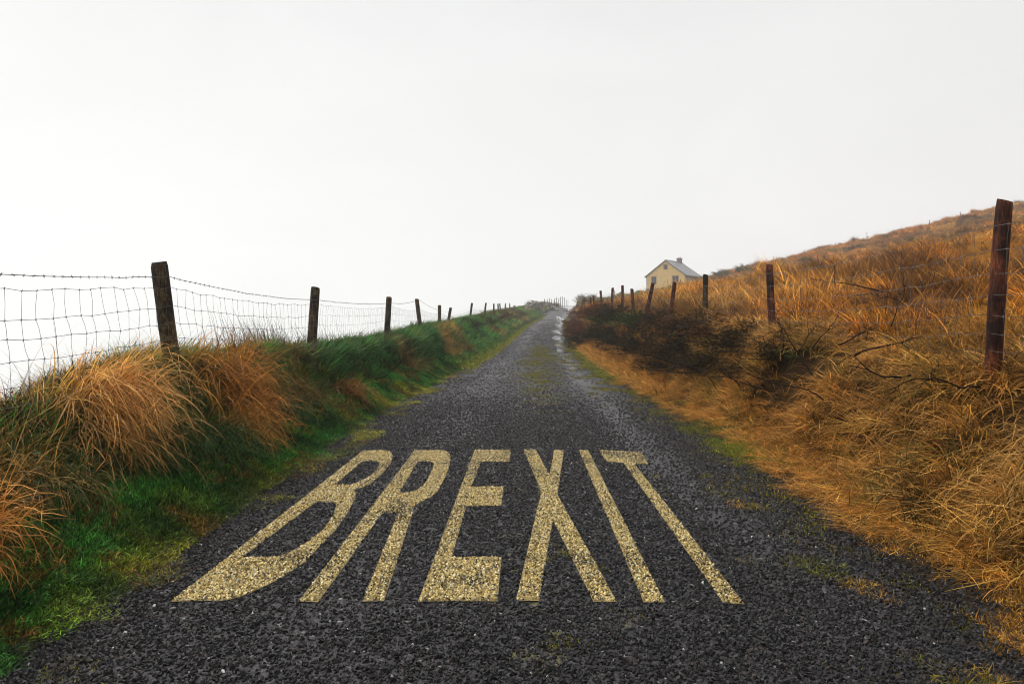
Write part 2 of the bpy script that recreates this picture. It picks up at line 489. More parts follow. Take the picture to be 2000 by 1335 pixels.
hc = hill_mix(xf, yf) * np.interp(fbm(xf / 1.6, yf / 1.6, 33, 2), [0.3, 0.6], [0.22, 0.6])[:, None]
lc = lerp((0.028, 0.055, 0.012), (0.10, 0.10, 0.02), np.clip((fbm(xf * 0.8, yf * 0.8, 41) - 0.45) * 3, 0, 0.7))
fieldc = lerp((0.06, 0.12, 0.022), (0.13, 0.14, 0.03), np.clip((fbm(xf / 8, yf / 8, 43) - 0.4) * 3, 0, 1))
tl = smooth((fence_lx(yf) - 1.0 - xf) / 1.5)
lc = lc * (1 - tl)[:, None] + fieldc * tl[:, None]
mid = (xf + 0.0) < 0.5 * (road_l(yf) + road_r(yf))
gc = np.where(mid[:, None], lc, hc)
rb = smooth((xf - road_r(yf)) / 0.4) * (1 - smooth((xf - fence_rx(yf)) / 1.0))
soil = np.asarray((0.030, 0.019, 0.008))[None, :]
gc = gc * (1 - 0.85 * rb)[:, None] + soil * 0.85 * rb[:, None]
ge = (1 - smooth((xf - road_r(yf) - 0.05) / 0.5)) * (xf > 0) + (1 - smooth((road_l(yf) + 0.12 - xf) / 0.25)) * (xf < 0)
ge = ge * (yf < 30) * (xf > road_l(yf) - 1) * (xf < road_r(yf) + 1)
gc = gc * (1 - ge)[:, None] + np.asarray((0.030, 0.026, 0.022))[None, :] * ge[:, None]
attr(me, 'gcol', 'FLOAT_COLOR', 'POINT', gc)
tag(obj('ground', me), kind='structure')

# road sheet, a few mm proud of the ground under it
ys = span((-20, 2, 0.5), (2, 14, 0.08), (14, 40, 0.25), (40, 200, 0.8), (200, 320, 4))
us = np.linspace(-0.055, 1.055, 41)
XL, XR = road_l(ys), road_r(ys)
U, Y2 = np.meshgrid(us, ys)
wob = (fbm(Y2 * 1.1, U * 0 + 3, 51, 4) - 0.5) * 0.30 * np.abs(2 * U - 1) ** 3
X2 = XL[:, None] + U * (XR - XL)[:, None] + wob
LAT = (U - 0.5) * (XR - XL)[:, None]
def road_h(lat, y, x):
    crown = 0.03 - 0.006 * lat ** 2 - 0.022 * np.exp(-((lat - 1.45) / 0.35) ** 2) - 0.012 * np.exp(-((lat + 1.0) / 0.4) ** 2)
    return road_z(y) + crown + (fbm(x * 0.7, y * 0.35, 53, 3) - 0.5) * 0.02
Z2 = road_h(LAT, Y2, X2)
edge = np.clip((np.abs(2 * U - 1) - 0.93) / 0.18, 0, 1)
Z2 = Z2 - edge * 0.035 + 0.0
nu, nyr = len(us), len(ys)
ii = (np.arange(nu - 1)[None, :] + nu * np.arange(nyr - 1)[:, None]).ravel()
me = mesh_from('road', np.stack([X2.ravel(), Y2.ravel(), Z2.ravel()], 1), np.stack([ii, ii + 1, ii + nu + 1, ii + nu], 1), M_road, True)
attr(me, 'lat', 'FLOAT', 'POINT', LAT.ravel())
tag(obj('road', me), 'narrow wet chip-surfaced lane climbing to the foggy crest', kind='structure')
def road_surf(x, y):
    lat = x - 0.5 * (road_l(y) + road_r(y))
    return road_h(lat, y, x)

# ---------------------------------------------------------------- scattering on geometry nodes (countless things only)
def scatter(name, protos, P, rot, scl, idx, tint, mat=None):
    pc = bpy.data.collections.new(name + '_sources')
    for p in protos: pc.objects.link(p)
    me = bpy.data.meshes.new(name)
    me.vertices.add(len(P)); me.vertices.foreach_set('co', np.asarray(P, np.float32).ravel())
    attr(me, 'rot', 'FLOAT_VECTOR', 'POINT', rot)
    scl = np.asarray(scl, float)
    if scl.ndim == 1: scl = np.repeat(scl[:, None], 3, 1)
    attr(me, 'scl', 'FLOAT_VECTOR', 'POINT', scl)
    attr(me, 'idx', 'INT', 'POINT', idx)
    attr(me, 'tint', 'FLOAT_COLOR', 'POINT', tint)
    o = obj(name, me)
    ng = bpy.data.node_groups.new(name, 'GeometryNodeTree')
    ng.interface.new_socket('Geometry', in_out='INPUT', socket_type='NodeSocketGeometry')
    ng.interface.new_socket('Geometry', in_out='OUTPUT', socket_type='NodeSocketGeometry')
    gi = ng.nodes.new('NodeGroupInput'); go = ng.nodes.new('NodeGroupOutput')
    iop = ng.nodes.new('GeometryNodeInstanceOnPoints')
    ci = ng.nodes.new('GeometryNodeCollectionInfo')
    ci.inputs['Collection'].default_value = pc
    ci.inputs['Separate Children'].default_value = True
    ci.inputs['Reset Children'].default_value = True
    def na(n, t):
        a = ng.nodes.new('GeometryNodeInputNamedAttribute'); a.data_type = t; a.inputs['Name'].default_value = n
        return a.outputs['Attribute']
    L = ng.links.new
    L(gi.outputs[0], iop.inputs['Points'])
    L(ci.outputs[0], iop.inputs['Instance'])
    iop.inputs['Pick Instance'].default_value = True
    L(na('idx', 'INT'), iop.inputs['Instance Index'])
    L(na('rot', 'FLOAT_VECTOR'), iop.inputs['Rotation'])
    L(na('scl', 'FLOAT_VECTOR'), iop.inputs['Scale'])
    L(iop.outputs[0], go.inputs[0])
    md = o.modifiers.new('scatter', 'NODES'); md.node_group = ng
    return o

def blades(n, base, az, L, th0, bend, wid, seg=4, wander=0.5, g=rng, rand=None):
    """n curved tapering blades -> vertices, faces, blade attribute"""
    t = np.linspace(0, 1, seg + 1)
    th = th0[:, None] + bend[:, None] * (t[None, :-1] + 0.5 / seg) ** 1.1
    # about a third of the blades are snapped or bent over at some point
    kp = g.integers(1, seg, n) if seg > 1 else np.zeros(n, int); ka = np.where(g.random(n) < 0.33, g.normal(0.75, 0.5, n), 0.0)
    th = th + ka[:, None] * (np.arange(seg)[None, :] >= kp[:, None])
    th = np.minimum(th, 2.75)
    kz = np.where(ka != 0, g.normal(0, 0.6, n), 0.0)
    a = az[:, None] + (g.random((n, 1)) - 0.5) * wander * t[None, :-1] * 2.6 + kz[:, None] * (np.arange(seg)[None, :] >= kp[:, None])
    st = (L / seg)[:, None]
    d = np.stack([np.sin(th) * np.cos(a), np.sin(th) * np.sin(a), np.cos(th)], 2) * st[:, :, None]
    P = np.concatenate([np.zeros((n, 1, 3)), np.cumsum(d, 1)], 1) + base[:, None, :]
    tw = az + math.pi / 2 + (g.random(n) - 0.5) * 2.4
    s = np.stack([np.cos(tw), np.sin(tw), (g.random(n) - 0.5) * 0.5], 1)
    wt = wid[:, None] * (1 - t[None, :] ** 1.6 * 0.88) * 0.5
    A = P - s[:, None, :] * wt[:, :, None]; B = P + s[:, None, :] * wt[:, :, None]
    V = np.stack([A, B], 2).reshape(-1, 3)
    k = np.arange(seg)
    f = np.stack([2 * k, 2 * k + 1, 2 * k + 3, 2 * k + 2], 1)
    F = (f[None] + (np.arange(n) * 2 * (seg + 1))[:, None, None]).reshape(-1, 4)
    r = g.random(n) if rand is None else rand
    at = np.zeros((n, seg + 1, 2, 3)); at[..., 0] = r[:, None, None]; at[..., 1] = t[None, :, None]
    return V, F, at.reshape(-1, 3)

def blade_mesh(name, V, F, at, mat):
    me = mesh_from(name, V, F, mat)
    attr(me, 'blade', 'FLOAT_COLOR', 'POINT', at)
    return me

def clump(name, n, L, spread, th0, bend, azs, wid, seg=4, mat=None):
    base = np.zeros((n, 3)); r = spread * np.sqrt(rng.random(n)); p = rng.random(n) * 2 * math.pi
    base[:, 0] = r * np.cos(p); base[:, 1] = r * np.sin(p); base[:, 2] = -0.015
    U = lambda ab: ab[0] + rng.random(n) * (ab[1] - ab[0])
    az = rng.normal(0, azs, n) if azs < 3 else rng.random(n) * 2 * math.pi
    V, F, at = blades(n, base, az, U(L), np.radians(U(th0)), np.radians(U(bend)), wid * (0.6 + 0.8 * rng.random(n)), seg)
    return obj(name, blade_mesh(name, V, F, at, mat or M_grass), link=False)

P_mat = [clump('matted_grass_%d' % i, 26, (0.20, 0.50), 0.10, (15, 80), (30, 95), 0.9, 0.0078, 4) for i in range(6)]
P_tall = [clump('tall_grass_%d' % i, 28, (0.25, 0.55), 0.08, (4, 42), (20, 95), 0.7, 0.0085, 4) for i in range(5)]
P_short = [clump('short_grass_%d' % i, 36, (0.025, 0.08), 0.07, (0, 50), (0, 70), 4, 0.0052, 2) for i in range(5)]
P_moss = [clump('moss_tuft_%d' % i, 46, (0.010, 0.026), 0.055, (0, 70), (0, 60), 4, 0.0055, 1) for i in range(3)]
P_coarse = [clump('coarse_grass_%d' % i, 34, (0.28, 0.55), 0.17, (8, 60), (30, 100), 0.8, 0.019, 4) for i in range(5)]
P_hill = [clump('hill_grass_%d' % i, 56, (0.28, 0.62), 0.22, (5, 55), (20, 90), 0.8, 0.016, 3) for i in range(5)]

def on_ground(x, y, dz=0.0): return np.stack([x, y, ground_z(x, y) + dz], 1)
def U(n, a, b_): return a + rng.random(n) * (b_ - a)
def flow(x, y, s, seed, o=2, wind=0.0, mix=0.0):
    # blades radiate from the mounds: downhill of the mound noise
    e = 0.08 * s
    gx = fbm((x + e) / s, y / s, seed, o) - fbm((x - e) / s, y / s, seed, o)
    gy = fbm(x / s, (y + e) / s, seed, o) - fbm(x / s, (y - e) / s, seed, o)
    m = np.sqrt(gx ** 2 + gy ** 2) + 1e-6
    return np.arctan2(-gy / m + mix * np.sin(wind), -gx / m + mix * np.cos(wind))
def rots2(az, spread, tilt=0.2):
    n = len(az)
    return np.stack([(rng.random(n) - 0.5) * tilt, (rng.random(n) - 0.5) * tilt, az + rng.normal(0, spread, n)], 1)
def vary(c, k=0.45): return np.clip(c * (1 + (rng.random((len(c), 1)) - 0.5) * 2 * k) * (1 + (rng.random((len(c), 3)) - 0.5) * 0.2), 0, 1)
def rots(n, az, spread, tilt=0.15):
    return np.stack([(rng.random(n) - 0.5) * tilt, (rng.random(n) - 0.5) * tilt, az + rng.normal(0, spread, n)], 1)

# --- right bank and hill: matted straw hanging down towards the road near by
def region(n, y0, y1, fx0, fx1, ypow=1.0):
    y = y0 + (y1 - y0) * rng.random(n) ** ypow
    a, b_ = fx0(y), fx1(y)
    return a + (b_ - a) * rng.random(n), y

sets = []
x, y = region(9500, 2.4, 15, lambda y: road_r(y) + 0.62, lambda y: fence_rx(y) + 1.4, 1.25)
dd = (x - road_r(y))
u = (fbm(x * 1.6, y * 1.6, 3, 3))
keep = (rng.random(len(x)) < np.clip((u - 0.445) * 10, 0.01, 1))
x, y, u, dd = x[keep], y[keep], u[keep], dd[keep]
c = lerp(ORANGE, STRAW, np.clip(0.72 + (u - 0.5) * 3 + rng.normal(0, 0.25, len(x)), 0, 1))
dk = (rng.random(len(x)) < 0.18)
c[dk] = np.asarray(BROWN) * 0.6
gr = (fbm(x * 0.9, y * 0.9, 63, 3) > 0.60) & (rng.random(len(x)) < 0.3)
c[gr] = np.asarray((0.14, 0.15, 0.03))
rot = rots2(flow(x, y, 1 / 1.6, 3, 3, math.pi * 1.05, 1.0), 0.5, 0.4)
o = scatter('matted_dead_grass', P_mat, on_ground(x, y, -0.01), rot, (lambda q: np.stack([q, q, q * 0.62], 1))(U(len(x), 0.65, 1.15)), rng.integers(0, 6, len(x)), vary(c))
tag(o, 'matted straw-coloured dead grass hanging down the right bank', 'grass', kind='stuff')

# taller standing orange grass behind the right fence, near
x, y = region(15000, 3.0, 34, lambda y: fence_rx(y) + np.interp(y, [5, 11], [0.0, 0.35]), lambda y: fence_rx(y) + 4 + y * 0.32, 0.8)
g = fbm(x / 0.9, y / 0.9, 65, 3)
keep = rng.random(len(x)) < np.clip((g - 0.36) * 6, 0.06, 1)
x, y, g = x[keep], y[keep], g[keep]
c = hill_mix(x, y); dk = (g < 0.46) & (rng.random(len(x)) < 0.7); c[dk] = np.asarray(BROWN) * 0.7
rot = rots2(flow(x, y, 0.9, 65, 3, math.pi * 1.1, 0.5), 0.5, 0.3)
o = scatter('orange_hill_grass', P_tall, on_ground(x, y, -0.02), rot, U(len(x), 0.6, 1.1) * (1 + y / 45) * np.interp(y, [4, 12], [0.7, 1.0]) * np.clip(0.35 + (g - 0.36) * 4, 0.4, 1.2), rng.integers(0, 5, len(x)), vary(c))
tag(o, 'orange standing grass on the near slope behind the right fence', 'grass', kind='stuff')

# hill beyond
n = 38000
x = np.concatenate([fence_rx(0) + 2 + 100 * rng.random(n) ** 1.3]); y = 10 + 148 * rng.random(n) ** 0.9
k = (x > fence_rx(y) + 0.2) & (x < 0.80 * y + 8) & ((x > fence_rx(y) + 4 + y * 0.32) | (y > 28))
x, y = x[k], y[k]
g = fbm(x / 1.6, y / 1.6, 33, 2)
keep = rng.random(len(x)) < np.clip((g - 0.33) * 6, 0.12, 1)
x, y, g = x[keep], y[keep], g[keep]
c = hill_mix(x, y)
past = (c[:, 1] > c[:, 0] * 1.2)
s = U(len(x), 0.7, 1.25) * np.interp(y, [10, 60, 150], [0.75, 1.0, 1.5]) * np.clip(0.3 + (g - 0.3) * 4, 0.4, 1.25); s = np.where(past, s * 0.3, s)
c = np.where(past[:, None], c * 1.15, c)
o = scatter('far_hill_grass', P_coarse + P_hill[:2], on_ground(x, y, -0.04), rots2(flow(x, y, 1.6, 33, 2, math.pi * 1.05, 0.5), 0.5, 0.3), s, rng.integers(0, 7, len(x)), vary(c, 0.6) * 1.08)
tag(o, 'orange-brown moor grass covering the hillside up to the ridge', 'grass', kind='stuff')

# bank tops farther along on the right, orange over the shrubs
x, y = region(9000, 15, 62, lambda y: road_r(y) + 0.25, lambda y: fence_rx(y) + 0.5)
fr = (x - road_r(y)) / (fence_rx(y) - road_r(y))
keep = (fr < 0.5) | (rng.random(len(x)) < 0.12)
x, y, fr = x[keep], y[keep], fr[keep]
c = lerp(STRAW, ORANGE, np.clip(fr * 1.2 + rng.normal(0, 0.2, len(x)), 0, 1))
o = scatter('straw_verge_grass', P_mat, on_ground(x, y, -0.01), rots(len(x), math.pi, 0.8, 0.3), U(len(x), 0.6, 1.0) * (0.9 + y / 60), rng.integers(0, 6, len(x)), vary(c))
tag(o, 'pale straw grass strip at the foot of the right bank', 'grass', kind='stuff')

# short straw and moss litter along the right road edge
x, y = region(19000, 2.3, 24, lambda y: road_r(y) - 0.9, lambda y: road_r(y) + 0.85, 1.3)
e = (x - road_r(y))
keep = rng.random(len(x)) < np.clip((fbm(x * 2.2, y * 1.7, 67, 4) - 0.57 + 0.26 * e + 0.10 * (e > 0.25)) * 9, 0, 1)
x, y, e = x[keep], y[keep], e[keep]
c = lerp((0.42, 0.22, 0.045), (0.17, 0.18, 0.02), np.clip((fbm(x * 1.1, y * 1.1, 69) - 0.5) * 8 + 0.3 - e * 0.8, 0, 1))
o = scatter('short_edge_grass', P_short, np.stack([x, y, np.maximum(ground_z(x, y), np.where(e < 0.12, road_surf(x, y), -9)) - 0.004], 1), rots(len(x), 0, 3, 0.4),
            np.stack([U(len(x), 0.7, 1.3), U(len(x), 0.7, 1.3), U(len(x), 0.35, 0.9)], 1), rng.integers(0, 5, len(x)), vary(c))
tag(o, 'sparse straw and moss creeping onto the right road edge', 'grass', kind='stuff')
x, y = region(5200, 2.4, 26, lambda y: road_r(y) + 0.10, lambda y: road_r(y) + 0.95, 1.2)
e = (x - road_r(y))
keep = rng.random(len(x)) < np.clip((fbm(x * 2.4, y * 1.9, 68, 3) - 0.50 + 0.35 * e) * 6, 0, 1)
x, y, e = x[keep], y[keep], e[keep]
c = lerp(STRAW, ORANGE, rng.random(len(x)))
o = scatter('fallen_straw', P_mat, on_ground(x, y, 0.0), rots(len(x), 3.4, 1.3, 0.3), np.stack([U(len(x), 0.4, 0.75), U(len(x), 0.4, 0.75), U(len(x), 0.12, 0.3) * (0.6 + e)], 1), rng.integers(0, 6, len(x)), vary(c))
tag(o, 'flattened straw lying along the gritty edge below the right bank', 'straw', kind='stuff')

n = 700
x = rng.normal(2.62, 0.17, n); y = rng.normal(8.55, 0.42, n)
o = scatter('green_sod', P_short, np.stack([x, y, np.maximum(ground_z(x, y), road_surf(x, y)) - 0.004], 1), rots(n, 0, 3, 0.4), U(n, 0.6, 1.1), rng.integers(0, 5, n), vary(lerp((0.06, 0.22, 0.02), (0.24, 0.26, 0.03), np.clip(np.abs(x - 2.62) * 4 + rng.random(n) * 0.4, 0, 1))))
tag(o, 'small bright green sod between the tarmac and the straw', 'grass', kind='stuff')

# --- left verge: short green turf, mossy yellow towards the tarmac
x, y = region(50000, 2.3, 26, lambda y: road_l(y) - 1.25, lambda y: road_l(y) + 0.5, 1.35)
e = road_l(y) - x
keep = rng.random(len(x)) < np.clip((fbm(x * 2.4, y * 1.8, 71, 4) - 0.50) * 8 + 0.40 + e * 3.0 + 2.0 * (e > 0.02), 0, 1)
x, y, e = x[keep], y[keep], e[keep]
f = fbm(x * 1.5, y * 1.5, 73, 3)
c = lerp((0.27, 0.265, 0.020), (0.048, 0.20, 0.026), np.clip(e * 2.2 + (f - 0.5) * 3.0 + 0.28, 0, 1)) * np.interp(fbm(x * 3.1, y * 2.5, 76, 3), [0.35, 0.62], [0.45, 1.25])[:, None]
br = (fbm(x * 2.1, y * 2.1, 75) > 0.6) & (rng.random(len(x)) < 0.5); c[br] = (0.24, 0.14, 0.03)
hz = np.clip(0.35 + e * 1.1, 0.3, 1.5)
o = scatter('green_verge_turf', P_short, np.stack([x, y, np.maximum(ground_z(x, y), np.where(e < 0.1, road_surf(x, y), -9)) - 0.004], 1), rots(len(x), 0, 3, 0.4),
            np.stack([U(len(x), 0.9, 1.5), U(len(x), 0.9, 1.5), hz * U(len(x), 0.8, 1.2)], 1), rng.integers(0, 5, len(x)), vary(c))
tag(o, 'short wet green turf along the left verge', 'grass', kind='stuff')
x, y = region(15000, 24, 115, lambda y: road_l(y) - 1.2, lambda y: road_l(y) + 0.25, 1.0)
e = road_l(y) - x
c = lerp((0.26, 0.26, 0.03), (0.06, 0.20, 0.025), np.clip(e * 1.6, 0, 1))
o = scatter('far_verge_turf', P_short, on_ground(x, y, 0.0) + np.array([[0, 0, 0.02]]), rots(len(x), 0, 3, 0.3), np.stack([U(len(x), 2.5, 4), U(len(x), 2.5, 4), U(len(x), 1, 2.4)], 1), rng.integers(0, 5, len(x)), vary(c))
tag(o, 'bright green verge strip running up the left side of the lane', 'grass', kind='stuff')
x, y = region(5000, 20, 100, lambda y: road_r(y) - 0.25, lambda y: road_r(y) + 0.45, 1.0)
c = lerp((0.26, 0.25, 0.03), (0.13, 0.18, 0.03), rng.random(len(x)))
o = scatter('mossy_edge_turf', P_short, on_ground(x, y, 0.03), rots(len(x), 0, 3, 0.3), np.stack([U(len(x), 2, 3.2), U(len(x), 2, 3.2), U(len(x), 0.6, 1.2)], 1), rng.integers(0, 5, len(x)), vary(c))
tag(o, 'olive moss strip along the right edge of the lane further on', 'moss', kind='stuff')

# --- left bank: longer green and rusty grass combed down towards the road
x, y = region(13500, 2.2, 32, lambda y: fence_lx(y) - 1.3, lambda y: road_l(y) - 0.72, 1.1)
f = fbm(x * 1.2, y * 0.8, 77, 3); g2 = fbm(x * 2.2, y * 1.5, 79, 2)
keep = rng.random(len(x)) < np.clip((g2 - 0.32) * 6, 0.12, 1) * np.interp(y, [10, 16], [1, 0.55])
x, y, f, g2 = x[keep], y[keep], f[keep], g2[keep]
c = lerp((0.035, 0.13, 0.020), (0.30, 0.15, 0.03), np.clip((f - 0.53) * 8, 0, 1) * 0.85)
c = c * np.interp(g2, [0.3, 0.65], [0.5, 1.5])[:, None]
near = y < 9
c[near & (rng.random(len(x)) < 0.42)] = (0.42, 0.24, 0.06)
c[(rng.random(len(x)) < 0.12)] = (0.11, 0.14, 0.03)
hs = np.clip((road_l(y) - x - 0.4) * 1.1, 0.30, 1.0) * np.interp(y, [3, 9], [0.72, 0.95])
farb = y > 11
c[farb] = np.clip(c[farb] * (0.35 + 1.3 * rng.random((farb.sum(), 1))), 0, 1)
o = scatter('rough_bank_grass', P_tall + P_coarse, on_ground(x, y, -0.02), rots(len(x), -0.55, 0.55, 0.3), hs * U(len(x), 0.65, 1.1) * (1 + y / 70), np.where(y > 11, 0, 5) + rng.integers(0, 5, len(x)), vary(c))
tag(o, 'rough green and rusty grass combed over the left bank', 'grass', kind='stuff')
x, y = region(9000, 30, 135, lambda y: fence_lx(y) - 2.2, lambda y: road_l(y) - 0.6, 0.9)
f = fbm(x * 0.5, y * 0.4, 81, 3)
f2 = fbm(x * 0.9, y * 0.6, 82, 3)
c = lerp((0.06, 0.18, 0.025), (0.24, 0.15, 0.03), np.clip((f - 0.5) * 7, 0, 1)) * np.interp(f2, [0.35, 0.6], [0.45, 1.5])[:, None]
keep = rng.random(len(x)) < np.clip((f2 - 0.3) * 5, 0.25, 1)
x, y, c = x[keep], y[keep], c[keep]
o = scatter('far_bank_grass', P_coarse, on_ground(x, y, -0.04), rots(len(x), -0.6, 0.6, 0.3), U(len(x), 0.6, 1.1) * (1 + y / 120), rng.integers(0, 5, len(x)), vary(c, 0.7))
tag(o, 'dark green grass on the distant left bank under the small posts', 'grass', kind='stuff')

x, y = region(15000, 4.5, 45, lambda y: road_r(y) - 1.15, lambda y: road_r(y) + 0.1, 1.2)
keep = rng.random(len(x)) < np.clip((fbm(x * 2.0, y * 1.2, 88, 4) - 0.55 + 0.16 * (x - road_r(y) + 0.6)) * 12, 0, 1)
x, y = x[keep], y[keep]
c = lerp((0.34, 0.25, 0.03), (0.15, 0.18, 0.02), rng.random(len(x)))
o = scatter('edge_moss', P_moss, np.stack([x, y, road_surf(x, y) + 0.006], 1), rots(len(x), 0, 3, 0.3), U(len(x), 0.8, 1.6) * np.interp(y, [5, 15, 40], [1.0, 1.7, 2.8]), rng.integers(0, 3, len(x)), vary(c))
tag(o, 'broken olive moss along the right-hand margin of the lane', 'moss', kind='stuff')

# moss and weeds growing on the carriageway
patch = [(0.4, 14.5, 0.4, 1.6), (0.3, 20, 0.55, 2.5), (0.9, 30, 0.5, 5), (0.9, 38, 0.5, 5), (2.3, 10.5, 0.3, 0.8), (2.2, 8.0, 0.4, 0.7), (2.1, 5.8, 0.3, 0.35), (2.3, 12.5, 0.3, 1.0), (2.3, 3.6, 0.25, 0.3), (0.55, 22, 0.5, 3.0), (0.35, 27, 0.5, 3.5), (0.6, 18.5, 0.35, 1.0), (0.45, 12.0, 0.28, 0.4), (0.75, 33, 0.5, 4), (0.3, 16.2, 0.35, 0.8),
         (2.2, 4.15, 0.28, 0.16), (1.85, 4.5, 0.22, 0.12), (2.0, 5.2, 0.2, 0.2), (2.25, 6.6, 0.25, 0.35), (2.35, 7.6, 0.35, 0.4), (2.3, 9.0, 0.3, 0.5), (1.55, 3.12, 0.16, 0.10), (1.75, 3.2, 0.10, 0.06),
         (0.55, 3.62, 0.07, 0.05), (0.17, 3.32, 0.05, 0.06), (0.18, 4.9, 0.06, 0.1), (0.3, 4.6, 0.07, 0.05), (0.1, 4.5, 0.07, 0.07), (0.45, 4.35, 0.05, 0.04), (-2.0, 3.1, 0.16, 0.12), (-2.1, 2.9, 0.12, 0.1), (1.9, 2.95, 0.14, 0.08)]
xs, yss = [], []
for (px, py, sx, sy) in patch:
    m_ = int(70 + 1000 * sx * sy); m_ = min(m_, 2200)
    xs.append(rng.normal(px, sx * 0.6, m_)); yss.append(rng.normal(py, sy * 0.6, m_))
x, y = np.concatenate(xs), np.concatenate(yss)
keep = fbm(x * 5, y * 4, 83, 3) > np.where(y > 10, 0.5, 0.47)
x, y = x[keep], y[keep]
c = lerp((0.30, 0.24, 0.03), (0.13, 0.17, 0.02), rng.random(len(x)))
o = scatter('road_moss', P_moss, np.stack([x, y, road_surf(x, y) + 0.004], 1), rots(len(x), 0, 3, 0.3), U(len(x), 0.5, 1.2) * np.interp(y, [5, 12, 30], [1.0, 2.2, 3.0]), rng.integers(0, 3, len(x)), vary(c))
tag(o, 'yellow-green moss patches growing through the lane surface', 'moss', kind='stuff')

# ---------------------------------------------------------------- painted letters and loose chippings
LETTERS = {
    'B': [[(-1.909, 3.867), (-1.919, 8.502), (-1.652, 8.502), (-1.566, 8.400), (-1.500, 8.171), (-1.444, 7.807), (-1.425, 7.473), (-1.424, 7.119), (-1.431, 6.863), (-1.448, 6.667), (-1.537, 6.442), (-1.495, 6.383), (-1.456, 6.176), (-1.428, 5.949), (-1.398, 5.691), (-1.370, 5.211), (-1.376, 4.677), (-1.374, 4.526), (-1.425, 4.225), (-1.483, 4.062), (-1.517, 3.977), (-1.561, 3.911), (-1.608, 3.867)], [(-1.812, 4.605), (-1.754, 6.017), (-1.599, 6.017), (-1.551, 5.915), (-1.496, 5.615), (-1.463, 5.224), (-1.489, 4.918), (-1.527, 4.719), (-1.556, 4.646), (-1.602, 4.605)], [(-1.768, 6.688), (-1.769, 7.836), (-1.629, 7.836), (-1.566, 7.749), (-1.527, 7.473), (-1.515, 7.167), (-1.540, 6.954), (-1.577, 6.774), (-1.624, 6.688)]],
    'R': [[(-1.219, 3.860), (-1.300, 8.502), (-0.990, 8.502), (-0.906, 8.400), (-0.840, 8.171), (-0.806, 7.836), (-0.773, 7.167), (-0.767, 6.709), (-0.771, 6.383), (-0.809, 6.158), (-0.866, 6.000), (-0.900, 5.915), (-0.897, 5.785), (-0.881, 5.660), (-0.754, 3.853), (-0.872, 3.853), (-1.001, 5.676), (-1.123, 5.676), (-1.109, 3.853)], [(-1.112, 6.383), (-1.160, 7.807), (-1.020, 7.807), (-0.973, 7.692), (-0.954, 7.500), (-0.934, 6.885), (-0.943, 6.604), (-0.985, 6.442), (-1.021, 6.383)]],
    'E': [[(-0.569, 3.832), (-0.587, 8.468), (-0.157, 8.468), (-0.160, 7.721), (-0.469, 7.721), (-0.480, 6.522), (-0.186, 6.522), (-0.187, 5.817), (-0.470, 5.817), (-0.459, 4.555), (-0.143, 4.555), (-0.142, 3.818)]],
    'X': [[(-0.046, 3.825), (0.149, 6.325), (-0.012, 8.468), (0.139, 8.468), (0.246, 7.023), (0.349, 8.434), (0.470, 8.434), (0.288, 6.213), (0.493, 3.811), (0.368, 3.811), (0.216, 5.398), (0.079, 3.825)]],
    'I': [[(0.639, 8.434), (0.753, 8.434), (0.747, 3.804), (0.633, 3.804)]],
    'T': [[(0.880, 8.434), (1.386, 8.434), (1.335, 7.721), (1.181, 7.692), (1.171, 3.804), (1.057, 3.804), (1.066, 7.692), (0.888, 7.721)]],
}
def inside(px, py, poly):
    r = np.zeros(len(px), bool); n = len(poly)
    for i in range(n):
        (x1, y1), (x2, y2) = poly[i], poly[(i + 1) % n]
        if y1 == y2: continue
        c_ = ((y1 > py) != (y2 > py)) & (px < (x2 - x1) * (py - y1) / (y2 - y1) + x1)
        r ^= c_
    return r
def in_letter(px, py, loops):
    r = inside(px, py, loops[0])
    for h_ in loops[1:]: r &= ~inside(px, py, h_)
    return r

def chip_proto(seed):
    g = np.random.default_rng(seed)
    k = g.integers(4, 7); an = np.sort(g.random(k) * 2 * math.pi)
    an = np.linspace(0, 2 * math.pi, k, endpoint=False) + g.normal(0, 0.22, k)
    r0 = 0.5 * (0.7 + 0.6 * g.random(k)); hgt = 0.22 + 0.2 * g.random()
    r1 = r0 * (0.55 + 0.35 * g.random(k))
    tilt = g.normal(0, 0.16, 2)
    V = [(r0[i] * math.cos(an[i]), 0.75 * r0[i] * math.sin(an[i]), -0.15) for i in range(k)]
    for i in range(k):
        a_, b_ = r1[i] * math.cos(an[i]), 0.75 * r1[i] * math.sin(an[i])
        V.append((a_, b_, hgt + tilt[0] * a_ * 2 + tilt[1] * b_ * 2 + g.normal(0, 0.02)))
    F = [(i, (i + 1) % k, k + (i + 1) % k, k + i) for i in range(k)] + [tuple(k + i for i in range(k))]
    return V, F
CH = [chip_proto(100 + i) for i in range(8)]
P_chip = []
for i, (v_, f_) in enumerate(CH):
    P_chip.append(obj('stone_chip_%d' % i, mesh_from('stone_chip', v_, f_, M_chip), link=False))

n = 200000
y = 2.3 + 13.7 * rng.random(n) ** 1.55
x = U(n, -2.8, 3.1)
lat = x - 0.5 * (road_l(y) + road_r(y))
k = (np.abs(lat) < (road_r(y) - road_l(y)) / 2 + rng.random(n) ** 1.5 * np.where(lat > 0, 0.55, 0.18)) 
trk = np.exp(-((lat - 1.45) / 0.4) ** 2) + 0.5 * np.exp(-((lat + 1.0) / 0.5) ** 2)
k &= rng.random(n) > trk * 0.75 * smooth((fbm(x * 0.8, y * 0.3, 85) - 0.4) * 5)
k &= rng.random(n) > smooth((y - 7.5) / 9) * 0.97
inl = np.zeros(n, bool)
for ch in LETTERS: inl |= in_letter(x, y, LETTERS[ch])
k &= ~inl
x, y = x[k], y[k]; n = len(x)
s = U(n, 0.011, 0.027) * np.interp(y, [3, 14], [1.0, 1.3])
v0 = rng.random((n, 1))
